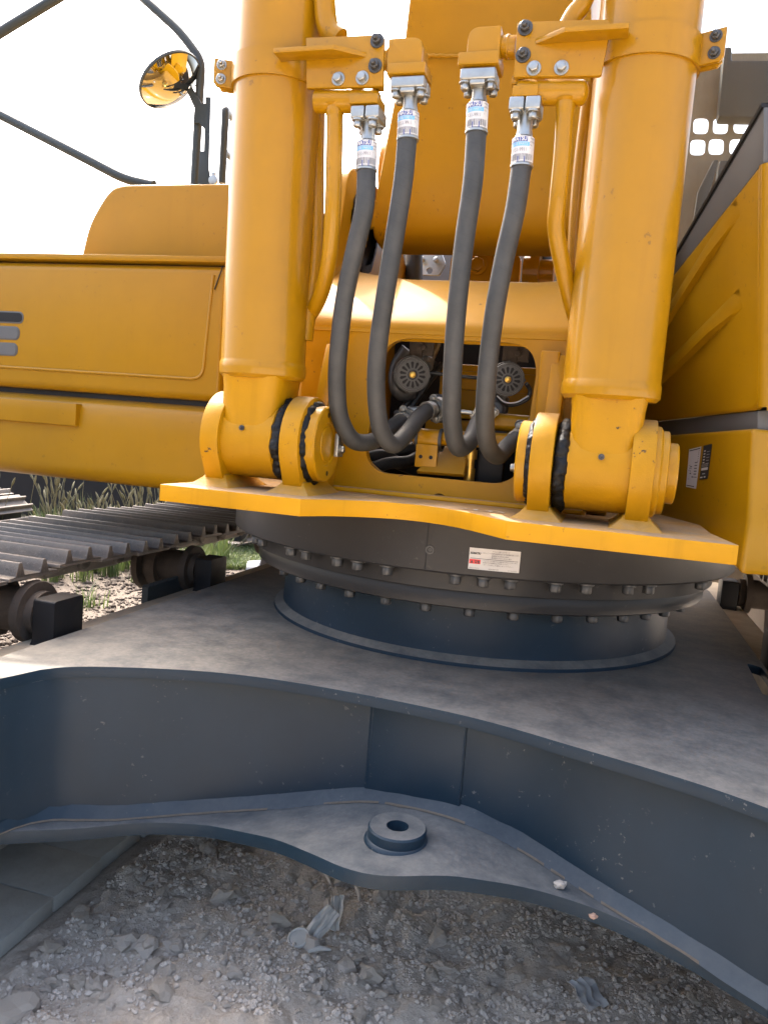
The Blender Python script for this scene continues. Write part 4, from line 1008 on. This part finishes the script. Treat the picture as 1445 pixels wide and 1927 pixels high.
# ================================================================== UNDERCARRIAGE
def arc_front(x, yc, k): return yc - k*abs(x)**2.2
ZP = 1.0
def smooth_curve(pts):
    c = crom([V((a, b, 0)) for a, b in pts], 10); xs_ = [p.x for p in c]; ys_ = [p.y for p in c]
    return lambda x: float(np.interp(x, xs_, ys_))
plate_y = smooth_curve([(-1.14, -1.95), (-1.025, -1.675), (-.978, -1.53), (-.864, -1.432), (-.56, -1.310), (-.229, -1.272), (.207, -1.300), (.537, -1.392), (.782, -1.472), (.937, -1.545), (1.14, -1.66)])
fr = [(float(x), plate_y(x)) for x in np.linspace(-1.12, 1.12, 81)]
bk_ = [(x, -y) for x, y in reversed(fr)]
hole_r = round_poly([(1.085, -.62), (1.145, -.62), (1.145, -.24), (1.10, -.21)], .02, 3)
m = MB(); m.prism(fr+[(1.16, -1.45), (1.16, 1.45)]+bk_+[(-1.16, 1.45), (-1.16, -1.45)], (0, 0, ZP-.034), (1, 0, 0), (0, 1, 0), .034, holes=[[(.8*math.cos(t), .8*math.sin(t)) for t in np.linspace(0, 2*math.pi, 49)[:-1]], hole_r])
CBY = m.obj('carbody_top_plate', m_frame, EX, bevel=.005, seg=2, ang=50)
# webs: centre block and two arms
zbot = smooth_curve([(-1.2, .56), (-1.01, .545), (-.826, .53), (-.62, .54), (-.39, .574), (-.08, .650), (.07, .672), (.22, .678), (.346, .655), (.572, .607), (.77, .577), (.987, .555), (1.2, .54)])
wx = [-1.12, -1.0, -.8, -.6, -.4, -.2, -.075]
_wy = smooth_curve([(-1.14, -1.86), (-1.016, -1.640), (-.947, -1.515), (-.841, -1.418), (-.645, -1.300), (-.417, -1.222), (-.08, -1.184), (.215, -1.228), (.394, -1.250), (.606, -1.333), (.791, -1.417), (.943, -1.510), (1.14, -1.63)])
def web_y(x): return max(_wy(x), plate_y(x)+.012)
def web(x0, x1, n, name='carbody_web'):
    m = MB(); m.sheet(lambda u, v: V((x0+(x1-x0)*u, web_y(x0+(x1-x0)*u), zbot(x0+(x1-x0)*u)+(ZP-.033-zbot(x0+(x1-x0)*u))*v)), n, 1, (0, .03, 0)); return m.obj(name, m_frame, EX)
web(-1.14, -.075, 24); web(.205, 1.14, 24)
m = MB(); _e = V((.296, -.046, 0)).normalized(); m.prism([(0, .63), (.2996, .63), (.2996, ZP-.033), (0, ZP-.033)], V((-.083, -1.157, 0)), _e, (0, 0, 1), .03); m.obj('carbody_centre_block', m_frame, EX, bevel=.003)
for x in (-.08, .21):
    m = MB(); m.tube([(x, web_y(x)-.002, .70+.26*t+.0) for t in np.linspace(0, 1, 16)], [.004+.001*math.sin(k*2.3) for k in range(16)], 8); m.obj('weld_bead', m_frame, CBY)
# lower flange
top_edge = [(float(x), web_y(float(x))+.06) for x in np.linspace(1.14, -1.14, 40)]
low_px = [(0, 1566), (130, 1560), (270, 1548), (380, 1552), (450, 1564), (520, 1580), (585, 1606), (650, 1634), (720, 1648), (800, 1648), (900, 1655), (1000, 1673), (1100, 1703), (1200, 1745), (1300, 1797), (1400, 1858), (1445, 1886)]
fl = []
for u, v in low_px:
    p = P(u, v, z=.62)
    for _ in range(8): p = P(u, v, z=.5*zbot(p.x)+.5*p.z)
    fl.append((p.x, p.y))
fl = [(-1.14, fl[0][1]-.1)]+fl+[(1.14, fl[-1][1]-.09)]
fl = [(p.x, p.y) for p in crom([V((*p, 0)) for p in fl], 4)]
m = MB(); ring = fl+top_edge; n_ = len(ring)
# build as strip between the two edges so that it can follow the slope
xs = np.linspace(-1.13, 1.13, 80); fy = np.interp(xs, [p[0] for p in fl], [p[1] for p in fl])
m.sheet(lambda u, v: V((xs[round(u*79)], fy[round(u*79)]+(web_y(xs[round(u*79)])+.05-fy[round(u*79)])*v, zbot(xs[round(u*79)]))), 79, 6, (0, 0, -.038))
LF = m.obj('carbody_lower_flange', m_flange, EX, bevel=.004, ang=60)
# fillet weld along web and flange
m = MB(); xs2 = np.linspace(-1.13, 1.13, 120)
def fil(u, v):
    x = xs2[round(u*119)]; s = .040+.004*noise.noise(V((x*14, 0, 3))); y = web_y(x)
    return V((x, y-s*(1-v)+.001, zbot(x)+s*v*.85+.0005))
m.grid(fil, 119, 1); m.obj('fillet_weld', m_flange, LF, recalc=False)
m = MB()
for i in range(118):
    x = xs2[i]; 
    if noise.noise(V((x*5, 7, 1)))+.25*noise.noise(V((x*31, 2, 1))) < -.12: continue
    a, b = fil(i/119, 0), fil((i+1)/119, 0); k = .002+.004*noise.noise(V((x*22, 1, 4))); m.add([a+V((0, -k, .0016)), b+V((0, -k, .0016)), b+V((0, .005, .0052)), a+V((0, .005, .0052))], [(0, 1, 2, 3)])
m.obj('dirt_line', m_dirtline, LF, recalc=False)['kind'] = 'stuff'
# tow boss
z_ = zbot(.05); q = P(748, 1556, z=z_+.038)
m = MB(); m.lathe((q.x, q.y, z_), (0, 0, 1), [(0, .088), (.006, .086), (.012, .079), (.036, .079), (.041, .075), (.041, .03), (.012, .028), (.012, 0)], 56, cap=False); m.obj('tow_boss', m_flange, LF)
m = MB(); m.lathe((q.x, q.y, z_), (0, 0, 1), [(.0125, .028), (.013, .001)], 24, cap=False); m.obj('boss_hole', m_black, LF)
# bottom plate of the carbody, so the underside is closed further back
m = MB(); m.box((0, .1, .62), (2.2, 2.2, .04)); m.obj('carbody_bottom_plate', m_frame, EX)

# ---- tracks -------------------------------------------------------------------------------
def shoe_mesh():
    p = [(-.118, 0), (-.118, .012), (-.086, .014), (-.074, .060), (-.058, .060), (-.044, .016), (.030, .014), (.042, .058), (.058, .058), (.072, .014), (.118, .012), (.124, 0)]
    m = MB(); m.prism(p, (-.40, 0, 0), (0, 1, 0), (0, 0, 1), .80); return m.mesh('track_shoe', m_track, bevel=.0035, seg=2, ang=35)
SHOE = shoe_mesh()
def link_mesh():
    m = MB()
    for s_ in (-1, 1):
        m.box((s_*.12, 0, -.05), (.045, .25, .10)); 0
    m.lathe((-.17, .10, -.055), (1, 0, 0), [(0, .034), (.34, .034)], 16)
    return m.mesh('track_link', m_track, bevel=.008, seg=1)
LINK = link_mesh()
def track_loop(y0, y1, zc, r, n):
    L = 2*(y1-y0)+2*math.pi*r; out = []
    for k in range(n):
        s = L*k/n; 
        if s < y1-y0: out.append((y0+s, zc+r-.02*abs(math.sin((y0+s-.1)*3.1)), 0.))
        elif s < y1-y0+math.pi*r: t = (s-(y1-y0))/r; out.append((y1+r*math.sin(t), zc+r*math.cos(t), -t))
        elif s < 2*(y1-y0)+math.pi*r: out.append((y1-(s-(y1-y0)-math.pi*r), zc-r, -math.pi))
        else: t = (s-2*(y1-y0)-math.pi*r)/r; out.append((y0-r*math.sin(t), zc-r*math.cos(t), -math.pi-t))
    return out
def make_track(xc, parent, y0, y1, zc, r, n, name='track'):
    T = empty(name, (0, 0, 0), parent)
    for y, z, a in track_loop(y0, y1, zc, r, n):
        mw = Matrix.Translation((xc, y, z)) @ Matrix.Rotation(a, 4, 'X')
        link('track_shoe', SHOE, T, mw); link('track_link', LINK, T, mw)
    return T
# 0.25 m pitch with two bars each
tr_y0, tr_y1, tr_zc, tr_r = -2.15, 2.35, .60, .585
nsh = int(round((2*(tr_y1-tr_y0)+2*math.pi*tr_r)/.246))
make_track(-1.715, EX, tr_y0, tr_y1, tr_zc, tr_r, nsh); make_track(1.715, EX, tr_y0, tr_y1, tr_zc, tr_r, nsh)
for sx in (-1, 1):
    m = MB(); m.prism([(-2.2, .25), (2.4, .25), (2.4, .52), (2.2, .60), (-2.0, .60), (-2.2, .52)], (sx*1.70-.28, 0, 0), (0, 1, 0), (0, 0, 1), .56)
    TF = m.obj('track_frame', m_black, EX, bevel=.02)
    m = MB(); m.prism([(-1.9, .82), (2.1, .82), (2.1, .962), (-1.9, .962)], (sx*1.235-.075, 0, 0), (0, 1, 0), (0, 0, 1), .15); TE = m.obj('track_frame_edge', m_tan, EX, bevel=.01)
    for k, yy in ((0, tr_y0), (1, tr_y1)):
        m = MB(); m.lathe((sx*1.715-.16, yy, tr_zc), (1, 0, 0), [(0, .3), (0, .50), (.1, .50), (.11, .45), (.21, .45), (.22, .50), (.32, .50), (.32, .3)], 48); m.obj('idler_wheel' if k == 0 else 'drive_sprocket', m_rust, EX)
    # carrier rollers on their brackets
    for yy in (-1.165, -.11, 1.2):
        m = MB(); x0 = sx*1.30
        m.lathe((sx*1.27, yy, 1.05), (-1 if sx < 0 else 1, 0, 0), [(0, .045), (0, .075), (.03, .075), (.03, .105), (.06, .108), (.06, .078), (.19, .078), (.19, .108), (.24, .108), (.24, .08), (.27, .08), (.27, .125), (.30, .125), (.30, 0)], 40, cap=False)
        CRL = m.obj('carrier_roller', m_rust, EX)
        m = MB(); w_ = .074
        m.prism(round_poly([(yy-w_-.03, .94), (yy+w_+.04, .94), (yy+w_, .975), (yy+w_, 1.115), (yy-w_, 1.115), (yy-w_, .975)], .012, 3), (sx*1.22-.042, 0, 0), (0, 1, 0), (0, 0, 1), .084); m.obj('roller_bracket', m_black, CRL, bevel=.006)
# serrated step and rusty rail behind the left frame
q0, q1 = P(281, 1140, x=-1.32), P(372, 1112, x=-1.32)
m = MB(); y0_, y1_ = q0.y, q1.y+.25; o = [(y0_, .93)]+[(y1_, .93)]
ts = np.arange(y1_, y0_, -.012)
for i, y in enumerate(ts): o.append((float(y), 1.012 if i % 2 else 1.020))
m.prism(o, (-1.36, 0, 0), (0, 1, 0), (0, 0, 1), .03); m.obj('serrated_step', m_rail, EX)

# ================================================================== LOOSE THINGS
# paving slabs in the shade at the left
slab_px = [((-60, 1840), (-60, 1690), (0, 1662), (104, 1690), (0, 1790)), None]
m = MB(); m.prism(rrect(-.24, -.135, .24, .135, .006, 2), (0, 0, 0), (1, 0, 0), (0, 1, 0), .06); SLAB = m.mesh('paving_slab', m_slab, bevel=.004)
sr_ = P(104, 1692, z=.03)
for k, (dx, dy, rz_) in enumerate(((-.245, -.28, 1.0), (-.245, 0, .5), (-.245, .279, -.6), (-.245, .558, .4), (-.735, -.28, .3), (-.735, 0, -.4), (-.735, .28, .2))):
    o = link('paving_slab', SLAB, None, Matrix.Translation((sr_.x+dx+.01*rz_, sr_.y+.13+dy, -.022+.004*rz_)) @ Matrix.Rotation(rad(rz_), 4, 'Z'))
    tag(o, 'grey concrete paving slab laid flat in the shade beside the dirt', 'slab', 'paving slabs under the machine')
# clods
def rock_mesh(seed, sub, mat, amp=.35, name='clod'):
    bm = bmesh.new(); bmesh.ops.create_icosphere(bm, subdivisions=sub, radius=1)
    for v in bm.verts:
        p = v.co.normalized(); k = 1+amp*noise.noise(p*1.4+V((seed*7.1, 2, 5)))+amp*.6*noise.noise(p*3.1+V((seed*3.3, 8, 1))); v.co = p*max(.4, k)
        v.co.z *= .72; v.co.x *= 1.15
    me = bpy.data.meshes.new(name); bm.to_mesh(me); bm.free(); me.materials.append(mat); return me
ROCK = [rock_mesh(k, 2, m_clod, .62) for k in range(10)]
placed = 0; R3 = random.Random(11)
def gz(x, y): return ground_h(x, y)
cl = []
while placed < 190:
    u, v = R3.uniform(0, 1445), R3.uniform(1590, 1935); p = P(u, v, z=0)
    if p.x < -1.14-.05*p.y and p.x > -2.3: continue
    if R3.random() > (.95 if u < 760 else .45): continue
    s = min(.036, .009+.0065*R3.expovariate(.9)); cl.append((p.x, p.y, s)); placed += 1
cl += [(P(u, v, z=.02).x, P(u, v, z=.02).y, s) for u, v, s in ((240, 1790, .042), (200, 1723, .018), (652, 1818, .03), (284, 1666, .019), (165, 1740, .02), (275, 1800, .035), (330, 1795, .03), (150, 1850, .03), (420, 1700, .04), (40, 1890, .05), (95, 1785, .028), (640, 1650, .04), (1240, 1842, .022), (935, 1873, .018), (948, 1770, .014), (1190, 1800, .014), (1205, 1812, .013))]
for x, y, s in cl:
    o = link('dirt_clod', R3.choice(ROCK), None, Matrix.Translation((x, y, gz(x, y)+s*.35)) @ Matrix.Rotation(R3.uniform(0, 6.3), 4, 'Z') @ Matrix.Rotation(R3.uniform(-.4, .4), 4, 'X') @ Matrix.Diagonal((s, s*R3.uniform(.7, 1), s*R3.uniform(.65, 1), 1)))
    wh = 'beside the paving slabs' if x < -.75 else ('near the crushed plastic cup' if x < 0 else ('below the tow boss of the carbody' if x < .35 else 'below the carbody arm near the plastic film'))
    tag(o, ('big rough' if s > .034 else 'egg-sized' if s > .02 else 'small crumbly')+' brown clod of earth '+wh, 'clod', 'clods scattered on the dirt')
# pebbles and crumbs: stuff
m = MB(); bm = bmesh.new(); bmesh.ops.create_icosphere(bm, subdivisions=1, radius=1); iv = np.array([v.co[:] for v in bm.verts]); fi = [tuple(v.index for v in f.verts) for f in bm.faces]; bm.free()
def crumbs(n, fn, smin, smax):
    for k in range(n):
        x, y = fn()
        s = smin*(smax/smin)**(rng.random()**2.2); j = iv*(1+rng.uniform(-.28, .28, iv.shape)); j = j*np.array([1, rng.uniform(.7, 1), rng.uniform(.5, .9)])*s
        a = rng.uniform(0, 6.28); c_, s_ = math.cos(a), math.sin(a)
        z = gz(x, y)+s*.25; m.add([(x+q[0]*c_-q[1]*s_, y+q[0]*s_+q[1]*c_, z+q[2]) for q in j], fi)
def fore():
    while True:
        u, v = rng.uniform(-20, 1465), rng.uniform(1560, 1940); p = P(u, v, z=0)
        if p.x < -1.13-.03*p.y and p.x > -2.3: continue
        if noise.noise(V((p.x*5, p.y*5, 2)))+rng.uniform(-.25, .5) < 0: continue
        return p.x, p.y
crumbs(13000, fore, .0025, .013)
def leftg():
    p = P(rng.uniform(-20, 480), rng.uniform(1060, 1230), z=0); return p.x, p.y
tag(m.obj('soil_crumbs', m_clod, recalc=False, smooth=False), 'loose crumbs of dry earth over the ground under the carbody', 'soil', kind='stuff')
m = MB(); crumbs(3000, leftg, .010, .04)
tag(m.obj('gravel', mat_stone('brown_gravel', (.044, .031, .023, 1), (.105, .082, .06, 1), .0), recalc=False, smooth=False), 'brown sunlit gravel on the yard beyond the track', 'gravel', kind='stuff')  # gravel brown darkened here too, against the sun
# two pebbles on the lower flange
for (u, v, s, mt, lab) in ((1053, 1663, .016, m_pale, 'pale grey pebble resting on the blue-grey lower flange'), (1117, 1710, .010, m_pink, 'small reddish pebble resting on the blue-grey lower flange')):
    p = P(u, v, z=zbot(.5)+s*.6); me = rock_mesh(s*900, 2, mt, .5, 'pebble'); o = link('pebble', me, None, Matrix.Translation((p.x, p.y, zbot(p.x)+s*.62)) @ Matrix.Rotation(.6, 4, 'Z') @ Matrix.Diagonal((s, s*.8, s*.9, 1))); tag(o, lab, 'pebble')
# crushed plastic cup: crumpled sheets and a lid
p = P(605, 1765, z=.02); m = MB()
def crump(c, w, h, seed, tilt):
    rot = Matrix.Rotation(tilt[2], 3, 'Z') @ Matrix.Rotation(tilt[0], 3, 'X') @ Matrix.Rotation(tilt[1], 3, 'Y')
    def f(u, v):
        q = V(((u-.5)*w, (v-.5)*h, 0)); q.z = .028*abs((u*3+seed) % 1.-.5)+.02*noise.noise(V((u*3, v*3, seed))); q.x += .02*noise.noise(V((v*2, seed, 1))); return c+rot @ q
    m.sheet(f, 8, 8, (0, 0, .0015))
crump(V((p.x, p.y, gz(p.x, p.y)+.045)), .06, .12, .3, (.6, .3, -.5)); crump(V((p.x+.02, p.y+.07, gz(p.x, p.y)+.05)), .05, .12, 1.7, (.5, -.5, .35))
tag(m.obj('crushed_cup', m_plastic), 'crushed pale plastic cup lying on the dirt', 'cup')
p = P(562, 1779, z=.02); m = MB(); m.lathe((p.x, p.y, gz(p.x, p.y)+.012), (-.1, -.35, 1), [(0, .038), (.008, .038), (.010, .034), (.006, .030), (.006, 0)], 28, cap=False); tag(m.obj('plastic_disc', m_plastic), 'round dull plastic disc pressed into the dirt beside the crushed cup', 'disc')
p = P(1100, 1895, z=.02); m = MB(); crump(V((p.x, p.y, gz(p.x, p.y)+.03)), .10, .10, 4.1, (.3, .2, .8)); tag(m.obj('plastic_scrap', simple('clear_plastic_film', (.36, .35, .33), .35)), 'crumpled clear plastic film on the shaded dirt', 'plastic film')
for (u, v, l, a_) in ((600, 1805, .075, .5), (615, 1655, .09, -.9), (672, 1690, .10, -1.1)):
    p = P(u, v, z=.015); m = MB(); m.tube([(-l/2, 0, 0), (0, .004, .006), (l/2, 0, 0)], [.006, .009, .004], 7)
    o = m.obj('wood_chip', m_plastic if u == 600 else m_clod); o.matrix_basis = Matrix.Translation((p.x, p.y, gz(p.x, p.y)+.018)) @ Matrix.Rotation(a_, 4, 'Z'); tag(o, 'thin stick of dry wood lying on the dirt', 'stick', 'sticks on the dirt')

# ---- parked machine behind -------------------------------------------------------------
PE = tag(empty('parked_excavator', (0, 0, 0)), 'dark parked crawler machine half hidden behind tall grass', 'excavator')
def far_track(xc, yc, rot, zc, r, n, half):
    T = empty('track', (0, 0, 0), PE); T.matrix_basis = Matrix.Translation((xc, yc, 0)) @ Matrix.Rotation(rot, 4, 'Z')
    for y, z, a in track_loop(-half, half, zc, r, n):
        link('track_shoe', SHOE, T, Matrix.Translation((0, y, z)) @ Matrix.Rotation(a, 4, 'X') @ Matrix.Diagonal((.75, 1, 1, 1)))
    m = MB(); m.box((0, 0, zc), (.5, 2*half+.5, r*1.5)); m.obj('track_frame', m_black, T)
q = P(60, 945, z=.82)
far_track(q.x-2.15, q.y+.25, rad(96), .40, .40, 26, 1.25)
m = MB(); m.box((-8.0, 7.6, 1.05), (5.5, .8, 1.3)); m.obj('chassis', m_black, PE, bevel=.06)  # chassis and body painted black to carry the hulk's shadow
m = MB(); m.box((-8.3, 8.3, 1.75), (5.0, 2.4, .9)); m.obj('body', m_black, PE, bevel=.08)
far_track(-6.8, 6.6, rad(90), .45, .43, 40, 2.3)
# bluish barrel lying beyond the track
q = P(500, 1066, x=-2.6); m = MB(); q = P(505, 1068, z=.35); m.lathe(q-V((.22, 0, .12)), (1, .3, 0), [(0, .12), (0, .16), (.1, .17), (.12, .18), (.14, .17), (.5, .17), (.52, .18), (.54, .17), (.7, .16), (.7, .12)], 32); tag(m.obj('fallen_drum', simple('blue_grey_plastic', (.045, .055, .07), .5)), 'pale blue-grey drum lying on the ground beyond the track', 'drum')
# pale stone and low wall glimpsed under the cab box
m = MB(); q = P(1420, 1085, z=.9); m.box((3.6, 5.2, .25), (3.2, .5, .5)); tag(m.obj('rubble_bank', m_pale, bevel=.05), 'pale bank of rubble seen beneath the cab box', 'rubble')

# ---- weeds and grass ---------------------------------------------------------------------
def blade(mb, base, h, w, lean, az, n=5):
    d = V((math.cos(az), math.sin(az), 0)); s = V((-d.y, d.x, 0)); pts = []
    for i in range(n+1):
        t = i/n; c = base+d*(lean*h*t*t)+V((0, 0, h*(t-.25*lean*t*t))); k = w*(1-t)**.7*.5; pts += [c-s*k, c+s*k]
    mb.add(pts, [(2*i, 2*i+1, 2*i+3, 2*i+2) for i in range(n)])
def weed(x, y, h, nb, seeds, lab):
    m = MB(); b0 = V((x, y, gz(x, y)))
    for k in range(nb): blade(m, b0+V((random.uniform(-.08, .08), random.uniform(-.08, .08), 0)), h*random.uniform(.5, 1), .014, random.uniform(.1, .7), random.uniform(0, 6.3))
    o = m.obj('weed_leaves', m_grass, None, recalc=False); 
    root = tag(empty('tall_weed'), lab, 'weed', 'tall weeds behind the track'); o.parent = root
    for k in range(seeds):
        az = random.uniform(0, 6.3); ln = random.uniform(.05, .35); hh = h*random.uniform(.95, 1.3); d = V((math.cos(az), math.sin(az), 0)); s = MB()
        c = [b0+d*(ln*hh*t*t)+V((0, 0, hh*t)) for t in np.linspace(0, 1, 9)]; s.tube(c, .003, 5); e = c[-1]; dr = (d*ln*1.8+V((0, 0, .8))).normalized()
        s.tube([e+dr*(.11*t) for t in np.linspace(0, 1, 6)], [.004, .010, .012, .011, .008, .002], 7); s.obj('seed_stalk', m_seed, root, recalc=False)
for k in range(70):
    u = random.uniform(-20, 440) if k < 30 else random.uniform(90, 320); d = random.uniform(.95, 1.3)
    p = P(u, random.uniform(950, 985), z=.0); r_ = random.uniform(8.4, 10.5); dv = V((p.x-CAM.x, p.y-CAM.y, 0)).normalized(); x, y = CAM.x+dv.x*r_, CAM.y+dv.y*r_
    weed(x, y, random.uniform(.5, .85), random.randint(20, 34), random.randint(1, 4), 'tall seeding grass weed growing behind the left track')
for u, v, h in ((162, 1142, .22), (187, 1145, .16), (152, 1150, .16)):
    p = P(u, v, z=0); weed(p.x, p.y, h*1.4, 12, 0, 'short green weed growing on sunlit gravel beyond the track')
m = MB()
def turf(n, fn, h):
    for k in range(n):
        x, y = fn(); blade(m, V((x, y, gz(x, y))), h*random.uniform(.5, 1.2), .012, random.uniform(.2, .9), random.uniform(0, 6.3), 3)
turf(7000, lambda: (lambda p: (p.x, p.y))(P(random.uniform(380, 540), 1030+42*random.random()**.8, z=0)), .10)
turf(9000, lambda: (random.uniform(-14, -2.5), random.uniform(6.2, 16)), .22)
tag(m.obj('grass', m_grass, recalc=False), 'green grass growing beyond the track', 'grass', kind='stuff')
